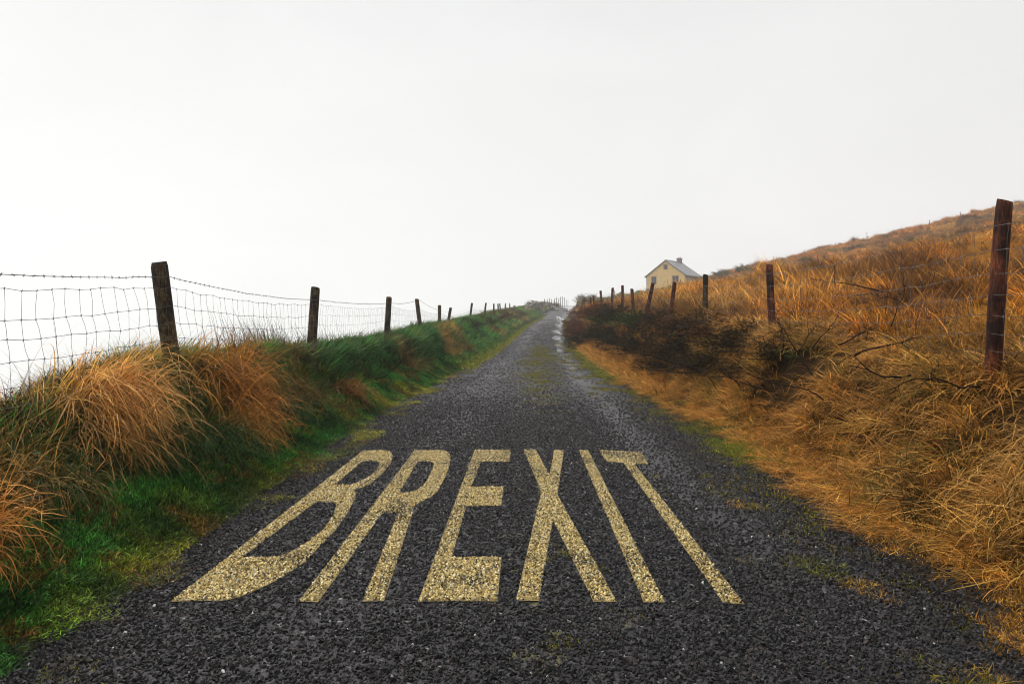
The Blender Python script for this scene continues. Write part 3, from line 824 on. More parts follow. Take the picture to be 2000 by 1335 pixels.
c = np.asarray([[0.008, 0.0077, 0.0082]]) + v0 ** 2.2 * np.asarray([[0.046, 0.043, 0.045]])
br = rng.random(n) < 0.06; c[br] = (0.055, 0.040, 0.035)
wh = rng.random(n) < 0.0022; c[wh] = (0.62, 0.6, 0.56); s = np.where(wh, s * 0.8, s)
zc = np.where((x < road_l(y)) | (x > road_r(y)), ground_z(x, y), road_surf(x, y))
o = scatter('road_chippings', P_chip, np.stack([x, y, zc + 0.001 + rng.random(n) * 0.003], 1),
            np.stack([rng.normal(0, 0.22, n), rng.normal(0, 0.22, n), rng.random(n) * 6.28], 1), np.stack([s, s, s * U(n, 0.6, 1.2)], 1), rng.integers(0, 8, n), c)
tag(o, 'wet dark slate chippings bedded in the lane surface', 'gravel', kind='stuff')

# farther on the lane chippings are thinner, coarser, with sheen painted into their colour
n = 85000
y = 8 + 90 * rng.random(n) ** 1.7
lat = U(n, -2.5, 2.5) * (road_r(y) - road_l(y)) / 5.0
x = lat + 0.5 * (road_l(y) + road_r(y))
trk = np.exp(-((lat - 1.45) / 0.4) ** 2) + 0.4 * np.exp(-((lat + 1.0) / 0.5) ** 2)
k = rng.random(n) > trk * 0.8
k &= rng.random(n) < smooth((y - 7) / 9) * np.interp(y, [16, 98], [1, 0])
k &= fbm(x * 1.1, y * 0.3, 87, 3) > rng.random(n) * 0.7
x, y = x[k], y[k]; n = len(x)
s = U(n, 0.016, 0.036) * (0.9 + y / 35)
c = np.asarray([[0.016, 0.015, 0.017]]) + rng.random((n, 1)) ** 2 * np.asarray([[0.11, 0.102, 0.11]])
o = scatter('distant_chippings', P_chip, np.stack([x, y, road_surf(x, y) + 0.002], 1), np.stack([rng.normal(0, 0.2, n), rng.normal(0, 0.2, n), rng.random(n) * 6.28], 1), np.stack([s, s, s * U(n, 0.35, 0.8)], 1), rng.integers(0, 8, n), c)
tag(o, 'coarse chippings with painted grey sheen on the lane beyond the lettering', 'gravel', kind='stuff')

def build_letter(ch, loops, label):
    lo = np.array(loops[0]); x0, y0 = lo.min(0); x1, y1 = lo.max(0)
    root = empty('painted_letter', ((x0 + x1) / 2, (y0 + y1) / 2, 0.03))
    tag(root, label, 'road lettering', 'painted letters on the lane')
    ox, oy, oz = root.location
    # paint film: a fine sheet clipped to the outline, following the road
    import bmesh
    bm = bmesh.new()
    edges = []
    for lp in loops:
        pts = []
        for i in range(len(lp)):
            a_, b_ = lp[i], lp[(i + 1) % len(lp)]
            m_ = max(1, int(math.hypot(a_[0] - b_[0], a_[1] - b_[1]) / 0.12))
            pts += [(a_[0] + (b_[0] - a_[0]) * j / m_, a_[1] + (b_[1] - a_[1]) * j / m_) for j in range(m_)]
        vs = [bm.verts.new((p[0], p[1], 0)) for p in pts]
        edges += [bm.edges.new((vs[i], vs[(i + 1) % len(vs)])) for i in range(len(vs))]
    bmesh.ops.triangle_fill(bm, use_beauty=True, edges=edges)
    bmesh.ops.subdivide_edges(bm, edges=[e for e in bm.edges if e.calc_length() > 0.2], cuts=2, use_grid_fill=False)
    for v_ in bm.verts:
        v_.co.z = float(road_surf(v_.co.x, v_.co.y)) + 0.006
    me = bpy.data.meshes.new('paint_film'); bm.to_mesh(me); bm.free()
    me.transform(Matrix.Translation((-ox, -oy, -oz)))
    me.materials.append(M_paint)
    obj('paint_film', me, root)
    area_n = int((x1 - x0) * (y1 - y0) * 8500)
    px = x0 + (x1 - x0) * rng.random(area_n); py = y0 + (y1 - y0) * rng.random(area_n)
    kk = in_letter(px, py, loops)
    for dx_, dy_ in ((0.007, 0), (-0.007, 0), (0, 0.012), (0, -0.012)): kk &= in_letter(px + dx_, py + dy_, loops)
    px, py = px[kk], py[kk]
    WEAR = fbm(px * 3.0, py * 2.2, 91, 3)
    Vs, Fs, Cs = [], [], []; n0 = 0
    for i in range(len(px)):
        v_, f_ = CH[rng.integers(0, 8)]
        v_ = np.array(v_); s_ = 0.009 + 0.012 * rng.random(); a_ = rng.random() * 6.28
        ca, sa = math.cos(a_), math.sin(a_)
        tx, ty = rng.normal(0, 0.25, 2)
        X = (v_[:, 0] * ca - v_[:, 1] * sa) * s_; Y = (v_[:, 0] * sa + v_[:, 1] * ca) * s_
        Z = v_[:, 2] * s_ * 0.95 + X * tx + Y * ty
        Vs.append(np.stack([X + px[i] - ox, Y + py[i] - oy, Z + float(road_surf(px[i], py[i])) + 0.007 - oz], 1))
        Fs += [tuple(q + n0 for q in f) for f in f_]; n0 += len(v_)
        q = rng.random() - 0.30 * max(0, (WEAR[i] - 0.5) * 4)
        col = (0.80, 0.63, 0.27) if q > 0.46 else ((0.34, 0.24, 0.065) if q > 0.16 else (0.06, 0.05, 0.03))
        if rng.random() < 0.09: col = (0.88, 0.80, 0.55)
        Cs.append(np.repeat(np.array([col]) * (0.6 + 0.6 * rng.random()), len(v_), 0))
    me = mesh_from('painted_chippings', np.concatenate(Vs), Fs, M_paintchip)
    attr(me, 'ccol', 'FLOAT_COLOR', 'POINT', np.concatenate(Cs))
    o = obj('painted_chippings', me, root); o['kind'] = 'stuff'

M_paint = simple('worn_cream_paint', (0.30, 0.22, 0.075), 0.6, 0.45, 60, 0.8, dark=(0.05, 0.04, 0.018))
LL = {'B': 'worn cream painted letter B on the lane, nearest the green verge', 'R': 'worn cream painted letter R on the lane, between B and E',
      'E': 'worn cream painted letter E on the lane with a wide bottom bar', 'X': 'worn cream painted letter X on the lane with green moss flecks',
      'I': 'worn cream painted letter I on the lane, one slanting bar', 'T': 'worn cream painted letter T on the lane, nearest the straw bank'}
for ch in 'BREXIT': build_letter(ch, LETTERS[ch], LL[ch])

# rain puddles lying in the wheel track
def puddle(cx, cy, sx, sy, label):
    # an irregular film of water filling the low places of the wheel track
    g = np.random.default_rng(int(cy * 10)); gx = np.linspace(-1.6, 1.6, 34); gy = np.linspace(-1.6, 1.6, 60)
    A, B = np.meshgrid(gx, gy); s0 = g.random() * 99
    def field(a, b_): return fbm(a * 1.3 + s0, b_ * 1.8, 17, 3) * 1.25 - 0.42 * (a * a + b_ * b_) - 0.22
    Fv = field(A, B)
    X_, Y_ = A * sx + cx, B * sy + cy
    Z_ = road_surf(X_, Y_) + 0.009; z0_ = float(Z_[30, 17])
    V = np.stack([X_ - cx, Y_ - cy, Z_ - z0_], 2).reshape(-1, 3)
    idx = []
    for j in range(59):
        for i in range(33):
            if Fv[j, i] > 0 and Fv[j, i + 1] > 0 and Fv[j + 1, i] > 0 and Fv[j + 1, i + 1] > 0: idx.append((j * 34 + i, j * 34 + i + 1, (j + 1) * 34 + i + 1, (j + 1) * 34 + i))
    if not idx: return
    used = sorted({q for f in idx for q in f}); mp = {q: i for i, q in enumerate(used)}
    me = mesh_from('puddle', V[used], [tuple(mp[q] for q in f) for f in idx], M_water, True)
    o = obj('puddle', me); o.location = (cx, cy, z0_)
    tag(o, label, kind='structure')
for p in [(2.05, 36.5, 0.42, 1.6, 'thin puddle in the wheel track, nearest the camera'), (2.2, 41.5, 0.38, 2.4, 'small puddle in the wheel track'), (2.45, 49, 0.42, 4.5, 'narrow wet streak in the wheel track'),
          (2.9, 61, 0.4, 5, 'narrow wet streak below the large puddle'), (4.0, 78, 0.6, 6, 'puddle joining the large one'), (5.2, 98, 0.95, 11, 'large bright puddle on the climb'), (5.0, 88, 0.8, 6, 'puddle at the foot of the heather'),
          (3.6, 96, 1.5, 2.0, 'wet streak crossing the lane'), (8.2, 136, 1.1, 9, 'bright puddle near the crest')]:
    puddle(*p)

# ---------------------------------------------------------------- fences
def post_part(name, mat, bx, by, zb, tx, ty, zt, r, seed, parent, origin, square=False, sink=0.25, cap=None):
    """a round post: base point, top point, radius; split, worn, slightly tapered"""
    g = np.random.default_rng(seed)
    k = 14; rings = 9
    A = np.array([bx, by, zb]); B = np.array([tx, ty, zt])
    ax = (B - A) / np.linalg.norm(B - A)
    A = A - ax * sink; Lh = np.linalg.norm(B - A)
    e1 = np.cross(ax, [0, 1, 0]); e1 /= np.linalg.norm(e1); e2 = np.cross(ax, e1)
    an = np.linspace(0, 2 * math.pi, k, endpoint=False)
    shape = 1 + g.normal(0, 0.045, k)
    if square: shape = shape * (1 / np.maximum(np.abs(np.cos(an + 0.4)), np.abs(np.sin(an + 0.4)))) ** 0.7 * 0.9
    V = []; ts = list(np.linspace(0, 0.965, rings - 1)) + [1.0]
    sl = g.normal(0, 0.10, 2); bend = g.normal(0, 0.012, 2)
    for j, t in enumerate(ts):
        rr = r * (1.05 - 0.08 * t) * shape * (1 + g.normal(0, 0.018, k)) * (0.9 if j == rings - 1 else 1)
        c0 = A + ax * Lh * t + (e1 * bend[0] + e2 * bend[1]) * math.sin(math.pi * t)
        for i in range(k):
            p = c0 + (e1 * math.cos(an[i]) + e2 * math.sin(an[i])) * rr[i]
            if j >= rings - 2: p = p + ax * (sl[0] * math.cos(an[i]) + sl[1] * math.sin(an[i])) * r
            V.append(p - origin)
    F = []
    for j in range(rings - 1):
        for i in range(k):
            F.append((j * k + i, j * k + (i + 1) % k, (j + 1) * k + (i + 1) % k, (j + 1) * k + i))
    n = len(V); V.append(A + ax * (Lh - 0.004 * 1) - origin)
    top = len(F)
    for i in range(k): F.append(((rings - 1) * k + i, (rings - 1) * k + (i + 1) % k, n))
    me = mesh_from(name, V, F, mat, True)
    me.materials.append(cap or M_endgrain)
    for i in range(top, len(F)): me.polygons[i].material_index = 1; me.polygons[i].use_smooth = False
    o = obj(name, me, parent)
    return o

def wire_pts(A, B, sag, n, g, amp=0.004):
    t = np.linspace(0, 1, n + 1)[:, None]
    P = A[None] * (1 - t) + B[None] * t
    P[:, 2] -= (4 * sag * t * (1 - t))[:, 0]
    P[1:-1] += g.normal(0, amp, (n - 1, 3))
    return P

class Fence:
    def __init__(s, name, label, posts, mat, rows, r, side, barb, nstay, rw, seed, wmat):
        """posts: (bx, by, zb, tx, zt, wire z, net z, radius, label)"""
        g = np.random.default_rng(seed)
        O = np.array([posts[0][0], posts[0][1], posts[0][2]])
        root = empty(name, tuple(O)); tag(root, label, 'fence')
        for i, p in enumerate(posts):
            o = post_part('post', p[9] if len(p) > 9 else mat, p[0], p[1], p[2], p[3], p[1] + g.normal(0, 0.02), p[4], p[7], seed * 100 + i, root, O, square=(g.random() < 0.4))
            if p[8]: o['label'] = p[8]
        def att(p, z):
            t = (z - p[2]) / (p[4] - p[2])
            return np.array([p[0] + (p[3] - p[0]) * t + side * (p[7] + 0.004), p[1], z])
        strands = {}
        # barbed top strand
        if barb:
            m = MB(); mbb = MB(); 
            for i in range(len(posts) - 1):
                if posts[i][5] is None or posts[i + 1][5] is None: continue
                P = wire_pts(att(posts[i], posts[i][5]), att(posts[i + 1], posts[i + 1][5]), 0.03 + 0.04 * g.random(), 18, g, 0.003)
                k = 4 if posts[i][1] < 20 else 3
                m.tube([tuple(q - O) for q in P], rw * 1.25, k, False)
                if posts[i][1] < 26:
                    Ls = np.linalg.norm(P[-1] - P[0]); nb = int(Ls / 0.11)
                    for j in range(1, nb):
                        t = j / nb * 18; a_ = int(t); q = P[a_] * (1 - (t - a_)) + P[min(a_ + 1, 18)] * (t - a_) - O
                        for _ in range(2):
                            d = np.array([g.normal(0, .4), g.normal(0, .5), g.normal(0, 1)]); d = d / np.linalg.norm(d) * 0.016
                            m.tube([tuple(q - d), tuple(q + d)], [rw * 0.9, rw * 0.5], 3, False)
                        m.tube([tuple(q - [0, .008, 0]), tuple(q + [0, .008, 0])], rw * 2.1, 4, True)
            m.build('barbed_wire', wmat, root)
        # stock netting: line wires and stay wires
        lines = [MB() for _ in rows]; rest = MB()
        for i in range(len(posts) - 1):
            if posts[i][6] is None or posts[i + 1][6] is None: continue
            n = nstay(posts[i][1], posts[i + 1][1])
            G = []
            for q, dz in enumerate(rows):
                sg = 0.05 + 0.035 * g.random() if q == 0 else 0.04 + 0.05 * g.random()
                G.append(wire_pts(att(posts[i], posts[i][6] - dz), att(posts[i + 1], posts[i + 1][6] - dz), sg, n, g, 0.0065))
            sh = np.cumsum(g.normal(0, 0.012, len(rows)))
            for q in range(len(rows)):
                G[q][1:-1, 1] += sh[q] + 0.018 * np.sin(np.arange(1, n) * 0.45 + q * 2.1 + i)
                lines[q].tube([tuple(v_ - O) for v_ in G[q]], rw, 3, False)
            for j in range(1, n):
                near = posts[i + 1][1] < 12.5
                m = MB() if near else rest
                for q in range(len(rows) - 1):
                    a_, b_ = G[q][j] - O, G[q + 1][j] - O
                    mid = (a_ + b_) / 2 + g.normal(0, 0.004, 3)
                    m.tube([tuple(a_), tuple(mid), tuple(b_)], rw * 0.72, 3, False)
                    if near: m.tube([tuple(a_ - [0, .005, .006]), tuple(a_ + [0, .005, .006])], rw * 1.9, 4, True)
                if near: m.build('stay_wire', wmat, root)
        for q in range(len(rows)):
            if lines[q].v: lines[q].build('line_wire', wmat, root)
        if rest.v:
            o = rest.build('stay_wire', wmat, root); o['kind'] = 'stuff'

# bx, by, zb, tx, zt, barb z, net z, radius, label
def PL(bx, y, zb, tx, zt, bz, nz, r, lab=None, m=None): 
    t = [bx, y, zb, tx, zt, bz, nz, r, lab]
    return t + [m] if m else t
left = [
    PL(-3.6, 2.2, 0.7, -3.62, 1.98, 1.80, 1.72, 0.068),
    PL(-3.52, 7.2, 1.05, -3.665, 2.135, 1.99, 1.885, 0.072, 'thick leaning grey-brown post with a pale streak near its top'),
    PL(-3.61, 12.1, 0.92, -3.53, 2.14, 1.925, 1.855, 0.072),
    PL(-3.63, 18.8, 0.92, -3.55, 2.24, 2.08, 2.0, 0.072),
    PL(-3.52, 24.5, 1.15, -3.68, 2.40, 2.38, 2.06, 0.070, 'post leaning steeply towards the first posts'),
    PL(-3.55, 30, 1.15, -3.55, 2.34, 2.12, 2.02, 0.070),
    PL(-3.72, 34.6, 1.30, -3.55, 2.35, 2.10, 1.98, 0.072),
    PL(-3.45, 45, 1.70, -3.28, 2.90, 2.62, 2.5, 0.070),
    PL(-3.06, 56, 1.95, -2.99, 3.25, 2.95, 2.85, 0.072),
    PL(-2.8, 65, 2.15, -2.76, 3.45, 3.1, None, 0.072),
    PL(-2.56, 72, 2.4, -2.65, 3.66, 3.3, None, 0.072),
    PL(-2.58, 78, 2.7, -2.68, 3.88, 3.5, None, 0.072),
    PL(-2.30, 85, 3.0, -2.22, 4.1, 3.8, None, 0.074),
    PL(-1.84, 92, 3.2, -1.88, 4.3, 4.0, None, 0.074),
    PL(-1.2, 98, 3.35, -1.3, 4.25, 3.9, None, 0.08),
]
Fence('wire_fence', 'sagging barbed wire and netting fence on dark posts along the green bank', left, M_post_l, [0, 0.185, 0.355, 0.51, 0.66, 0.8], 0.07, 1, True,
      lambda a, b_: max(8, int(round((b_ - a) / 0.165))), 0.0022, 5, M_wire)

right = [
    PL(3.95, 0.6, 0.95, 3.95, 2.45, None, 2.34, 0.062),
    PL(3.86, 5.9, 0.98, 3.93, 2.52, None, 2.315, 0.063, 'tall thick red-brown post, the tallest of the straw bank'),
    PL(3.93, 11.3, 1.20, 3.87, 2.46, None, 2.31, 0.060, 'red-brown post beside the dark heath shrubs'),
    PL(4.35, 17.3, 1.55, 4.38, 2.72, None, 2.46, 0.062, 'green post covered in moss', M_post_g),
    PL(3.84, 18.8, 1.42, 3.94, 2.63, None, 2.36, 0.056, 'rusty red post in front of the mossy one'),
    PL(3.75, 22.2, 1.6, 3.98, 2.81, None, 2.62, 0.062),
    PL(3.92, 25.7, 1.8, 3.86, 2.81, None, 2.66, 0.060),
    PL(3.89, 28.6, 1.9, 3.92, 3.10, None, 2.85, 0.058),
    PL(3.88, 31.7, 2.1, 3.91, 3.16, None, 2.95, 0.058),
    PL(3.95, 36.4, 2.3, 3.87, 3.26, None, 3.05, 0.064),
    PL(4.42, 45, 2.45, 4.33, 3.38, None, None, 0.066),
    PL(4.88, 52.8, 2.7, 4.88, 3.56, None, None, 0.075),
    PL(5.0, 54.5, 2.7, 5.05, 3.55, None, None, 0.075),
    PL(5.58, 66.5, 2.95, 5.62, 4.05, None, None, 0.078),
    PL(5.75, 68.5, 2.95, 5.62, 4.05, None, None, 0.08),
    PL(5.95, 74, 3.0, 5.98, 4.0, None, None, 0.075),
]
Fence('netting_fence', 'wet stock netting fence on red-brown posts below the orange hill', right, M_post_r, [0, 0.20, 0.39, 0.57, 0.73, 0.88, 1.02], 0.06, -1, False,
      lambda a, b_: max(6, int(round((b_ - a) / 0.20))), 0.0025, 9, M_wire_r)

# small far fences
def far_fence(pts, label, r, hgt, seed):
    g = np.random.default_rng(seed)
    x0, y0 = pts[0]; O = np.array([x0, y0, float(ground_z(x0, y0))])
    root = empty('post_fence', tuple(O)); tag(root, label, 'fence')
    tops = []
    for i, (x, y) in enumerate(pts):
        z = float(ground_z(x, y)); h = hgt * (0.85 + 0.3 * g.random()); lx = g.normal(0, 0.05)
        post_part('post', M_post_l, x, y, z, x + lx, y, z + h, r * (0.8 + 0.4 * g.random()), seed + i, root, O)
        tops.append((x + lx - O[0], y - O[1], z + h - 0.15 - O[2]))
    m = MB(); m.tube(tops, 0.006, 3, False); m.build('line_wire', M_wire, root)
def along(ya, yb, n, off):
    ys_ = np.linspace(ya, yb, n); return [(float(fence_lx(y_)) + off, float(y_)) for y_ in ys_]
far_fence([(2.6, 112), (3.0, 118)] + [(float(v_[0]), float(v_[1])) for v_ in zip(np.interp(np.arange(12), [0, 11], [3.6, 9.5]), np.linspace(126, 156, 12))],
          'row of thin faint posts on the misty crest beyond the stone wall', 0.055, 1.7, 300)
far_fence([(x_, float(np.interp(x_, [9, 22], [118, 112]))) for x_ in (12.3, 14.6, 17.0, 19.5)], 'four thin posts on the green slope below the house', 0.05, 1.3, 340)
far_fence([(float(x_), 138.0) for x_ in np.linspace(42, 84, 8)], 'tiny posts along the top of the orange hill', 0.045, 1.2, 360)
far_fence([(float(x_), 128.0) for x_ in np.linspace(23.5, 30, 4)], 'thin posts in front of the cream house', 0.05, 1.2, 380)

# ---------------------------------------------------------------- big single tussocks on the left bank
def tussock(name, label, cat, x, y, n, L, spread, th0, bend, az0, azs, wid, tint, trans=0.3, group=None, root=(0.5, 0.6, 0.3), z=None, seg=6, two=None, zs=0.12):
    base = np.zeros((n, 3)); base[:, 0] = rng.normal(0, spread[0], n); base[:, 1] = rng.normal(0, spread[1], n)
    zb = float(ground_z(x, y)) if z is None else z
    base[:, 2] = ground_z(base[:, 0] + x, base[:, 1] + y) - zb - 0.04 + rng.random(n) * zs
    U_ = lambda ab: ab[0] + rng.random(n) * (ab[1] - ab[0])
    locks = rng.normal(0, azs, 26)[rng.integers(0, 26, n)]
    lk = rng.random(26)[rng.integers(0, 26, n)]
    az = az0 + locks * 0.8 + rng.normal(0, 0.16, n)
    V, F, at = blades(n, base, az, U_(L), np.radians(U_(th0)), np.radians(U_(bend)), wid * (0.6 + 0.8 * rng.random(n)), seg, 0.35, rand=np.clip(0.25 + 0.5 * rng.random(n) + 0.5 * (lk - 0.5), 0, 1))
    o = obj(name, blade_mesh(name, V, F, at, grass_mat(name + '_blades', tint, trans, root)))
    o.location = (x, y, zb)
    tag(o, label, cat, group)
    return o
TU = 'grass_tussock'; GT = 'grass tussocks on the left bank'
A0 = -0.62
def T(label, x, y, n, L, sp, th0, bend, az, azs, wid, tint, trans=0.3, zs=0.15, grp=GT): tussock(TU, label, 'tussock', x, y, n, L, sp, th0, bend, az, azs, wid, tint, trans, grp, zs=zs)
T('large golden tussock with long arching blades in front of the thick leaning post', -3.56, 6.1, 1300, (0.45, 1.0), (0.13, 0.28), (25, 68), (45, 100), A0, 0.20, 0.0085, (0.86, 0.50, 0.16), zs=0.25)
T('golden tussock spilling down beside the large one', -3.35, 5.75, 420, (0.3, 0.7), (0.09, 0.16), (30, 70), (40, 100), A0, 0.28, 0.0075, (0.66, 0.36, 0.10))
T('rusty orange tussock curling below the thick leaning post', -3.40, 8.35, 1300, (0.35, 0.95), (0.15, 0.50), (25, 70), (40, 100), A0, 0.22, 0.0085, (0.60, 0.27, 0.05), zs=0.2)
T('bright rusty tussock end curling over the turf', -3.05, 7.7, 420, (0.3, 0.6), (0.12, 0.25), (20, 75), (40, 110), A0 + 0.3, 0.5, 0.0085, (0.66, 0.31, 0.055))
T('orange tussock of broad blades at the near end of the bank', -2.98, 3.6, 420, (0.28, 0.62), (0.08, 0.20), (5, 60), (40, 120), -0.3, 0.6, 0.011, (0.70, 0.33, 0.07))
T('straw tussock at the bank top, near end of the netting', -3.5, 4.5, 420, (0.2, 0.42), (0.16, 0.35), (20, 65), (30, 90), A0, 0.5, 0.0065, (0.50, 0.30, 0.08))
T('ragged straw tussock between the near end of the bank and the golden one', -3.30, 4.7, 600, (0.25, 0.6), (0.12, 0.25), (25, 70), (30, 90), A0, 0.25, 0.008, (0.52, 0.31, 0.08))
T('small brown tussock slumped below the second post', -3.02, 12.3, 380, (0.3, 0.6), (0.13, 0.3), (20, 70), (40, 110), A0, 0.5, 0.011, (0.36, 0.16, 0.035))
T('dull brown tussock between the rusty one and the second post', -3.2, 10.3, 420, (0.3, 0.6), (0.15, 0.35), (20, 70), (40, 100), A0, 0.5, 0.0095, (0.22, 0.14, 0.03))
T('small pale tussock draped at the foot of the steeply leaning post', -3.1, 26.5, 380, (0.5, 0.95), (0.2, 0.6), (30, 70), (40, 90), -0.5, 0.3, 0.018, (0.55, 0.34, 0.08))
T('straw tussock draped over the bank below the third post', -3.2, 19.5, 260, (0.4, 0.7), (0.2, 0.6), (30, 70), (40, 90), -0.5, 0.4, 0.013, (0.34, 0.22, 0.05))
for (x_, y_, lab) in ((-3.3, 6.6, 'dark green tussock under the golden one'), (-3.25, 4.7, 'dark green tussock between the golden tussock and the turf'), (-3.2, 9.2, 'deep green tussock left of the rusty one'), (-3.0, 7.0, 'green tussock hanging over the turf edge'), (-3.25, 5.9, 'dark green blades hanging below the large golden tussock')):
    T(lab, x_, y_, 800, (0.25, 0.6), (0.14, 0.30), (20, 75), (40, 110), A0, 0.4, 0.0078, (0.050, 0.115, 0.015), 0.2)
tussock('rush_clump', 'clump of dark upright rushes beside the second left post', 'rushes', -3.95, 11.0, 380, (0.45, 0.85), (0.14, 0.75), (8, 40), (0, 25), 2.6, 0.35, 0.009, (0.045, 0.03, 0.02), trans=0.0, root=(1, 1, 1), seg=4)
tussock('rush_clump', 'thinner dark rushes just past the second left post', 'rushes', -3.85, 13.6, 160, (0.4, 0.75), (0.12, 0.6), (8, 40), (0, 25), 2.6, 0.35, 0.009, (0.05, 0.035, 0.022), trans=0.0, root=(1, 1, 1), seg=4)
tussock('seed_stems', 'thin bent seed stems standing against the mist by the netting', 'stems', -3.7, 5.0, 90, (0.4, 0.85), (0.12, 1.0), (5, 55), (0, 60), 2.4, 0.9, 0.0040, (0.22, 0.12, 0.06), trans=0.1, root=(1, 1, 1), seg=5)
tussock('seed_stems', 'long pale stems leaning up over the large golden tussock', 'stems', -3.35, 5.3, 60, (0.6, 1.0), (0.25, 0.6), (15, 55), (0, 30), 0.4, 0.7, 0.0045, (0.60, 0.38, 0.14), trans=0.2, root=(1, 1, 1), seg=5)
# brown standing clump on the right slope behind the fence and dark stems
tussock('rush_clump', 'brown upright rush clump behind the netting of the right fence', 'rushes', 4.9, 8.9, 260, (0.4, 0.8), (0.25, 0.25), (0, 30), (0, 30), 0.6, 1.5, 0.006, (0.10, 0.04, 0.018), trans=0.0, root=(1, 1, 1), seg=4)
tussock(TU, 'long golden tussock curling beside the tall red-brown post', 'tussock', 4.75, 7.4, 700, (0.4, 0.8), (0.35, 0.35), (15, 60), (50, 120), 3.3, 0.7, 0.0085, (0.62, 0.34, 0.07), group='straw tussocks on the right bank')
tussock(TU, 'thick straw tussock overhanging the ditch at the near end of the right bank', 'tussock', 3.5, 4.25, 1900, (0.3, 0.62), (0.26, 0.5), (15, 65), (50, 125), 3.5, 0.6, 0.0072, (0.70, 0.41, 0.12), group='straw tussocks on the right bank', zs=0.2)
tussock(TU, 'tangled straw tussock on the right bank below the twiggy branches', 'tussock', 3.4, 6.3, 900, (0.3, 0.6), (0.25, 0.5), (20, 70), (50, 125), 3.4, 0.7, 0.0078, (0.64, 0.33, 0.08), group='straw tussocks on the right bank', zs=0.15)
tussock(TU, 'amber tussock where the right bank meets the straw verge', 'tussock', 3.3, 8.6, 700, (0.3, 0.55), (0.22, 0.6), (20, 70), (50, 120), 3.3, 0.7, 0.0085, (0.54, 0.25, 0.05), group='straw tussocks on the right bank', zs=0.12)
tussock(TU, 'green tussock at the foot of the tall red-brown post', 'tussock', 4.15, 6.6, 350, (0.25, 0.45), (0.25, 0.3), (10, 60), (30, 90), 3.0, 1.0, 0.005, (0.12, 0.14, 0.03), group='straw tussocks on the right bank')
tussock('ditch_weeds', 'dark green stalks growing in the ditch under the straw', 'weeds', 2.95, 4.9, 420, (0.15, 0.4), (0.12, 0.7), (0, 35), (0, 60), 3.3, 1.0, 0.006, (0.035, 0.05, 0.012), trans=0.1)

# ---------------------------------------------------------------- heath shrubs: woody stems and small leaves
def shrub_mesh(seed, n_st, n_lf, leaf):
    g = np.random.default_rng(seed)
    m = MB(); tips = []
    for i in range(n_st):
        a_ = g.random() * 6.28; th = g.random() ** 0.7 * 1.35; L_ = 0.55 + 0.45 * g.random()
        P = [np.zeros(3) + [g.normal(0, .05), g.normal(0, .05), 0]]
        d = np.array([math.sin(th) * math.cos(a_), math.sin(th) * math.sin(a_), math.cos(th) * 0.9])
        for j in range(5):
            d = d + g.normal(0, 0.16, 3); d /= np.linalg.norm(d)
            P.append(P[-1] + d * L_ / 5)
            if j >= 1: tips.append((P[-1], d))
        m.tube([tuple(p) for p in P], [0.012, 0.010, 0.008, 0.006, 0.005, 0.003], 3, False)
    stem = m
    T = np.array([t[0] for t in tips]); k = g.integers(0, len(T), n_lf)
    C = T[k] + g.normal(0, 0.055, (n_lf, 3)); C[:, 2] = np.maximum(C[:, 2], 0.01)
    r_ = np.linalg.norm(C, axis=1)
    d1 = g.normal(0, 1, (n_lf, 3)); d1 /= np.linalg.norm(d1, axis=1)[:, None]
    d2 = np.cross(d1, g.normal(0, 1, (n_lf, 3))); d2 /= np.linalg.norm(d2, axis=1)[:, None]
    s = leaf * (0.5 + g.random((n_lf, 1)))
    V = np.stack([C - d1 * s, C + d2 * s * 0.32, C + d1 * s, C - d2 * s * 0.32], 1).reshape(-1, 3)
    F = np.arange(n_lf * 4).reshape(-1, 4)
    at = np.zeros((n_lf, 4, 3)); at[..., 0] = g.random((n_lf, 1)); at[..., 1] = 1
    return stem, V, F, at.reshape(-1, 3)
def leafmat(name, tint): return grass_mat(name, tint, 0.1, (1, 1, 1), 0.75, 0.1)
LM = {'brown': leafmat('brown_heath_leaves', (0.10, 0.046, 0.016)), 'dark': leafmat('dark_heath_leaves', (0.036, 0.027, 0.011)), 'red': leafmat('red_heather_leaves', (0.12, 0.034, 0.016)),
      'green': leafmat('green_gorse_leaves', (0.045, 0.080, 0.016)), 'grey': leafmat('grey_thorn_twigs', (0.16, 0.12, 0.08))}
SH = {}
for k_, mt in LM.items():
    for v_ in range(2):
        st, V, F, at = shrub_mesh(900 + v_, 60, 8500, 0.025)
        SH[k_, v_] = (st.mesh('stems', M_twig), blade_mesh('foliage', V, F, at, mt))
def shrub(kind, x, y, sx, sy, sz, label, group, dz=0.0, rz=None):
    o = empty('heath_shrub', (x, y, float(ground_z(x, y)) - 0.05 + dz), random.random() * 6.28 if rz is None else rz)
    tag(o, label, 'shrub', group)
    a_, b_ = SH[kind, random.randint(0, 1)]
    for n_, m_ in (('stems', a_), ('foliage', b_)):
        c_ = obj(n_, m_, o); c_.scale = (sx, sy, sz)
    return o
G1 = 'dark shrubs along the right bank'
def rb(y, f): return float(road_r(y) + (fence_rx(y) - road_r(y)) * f)
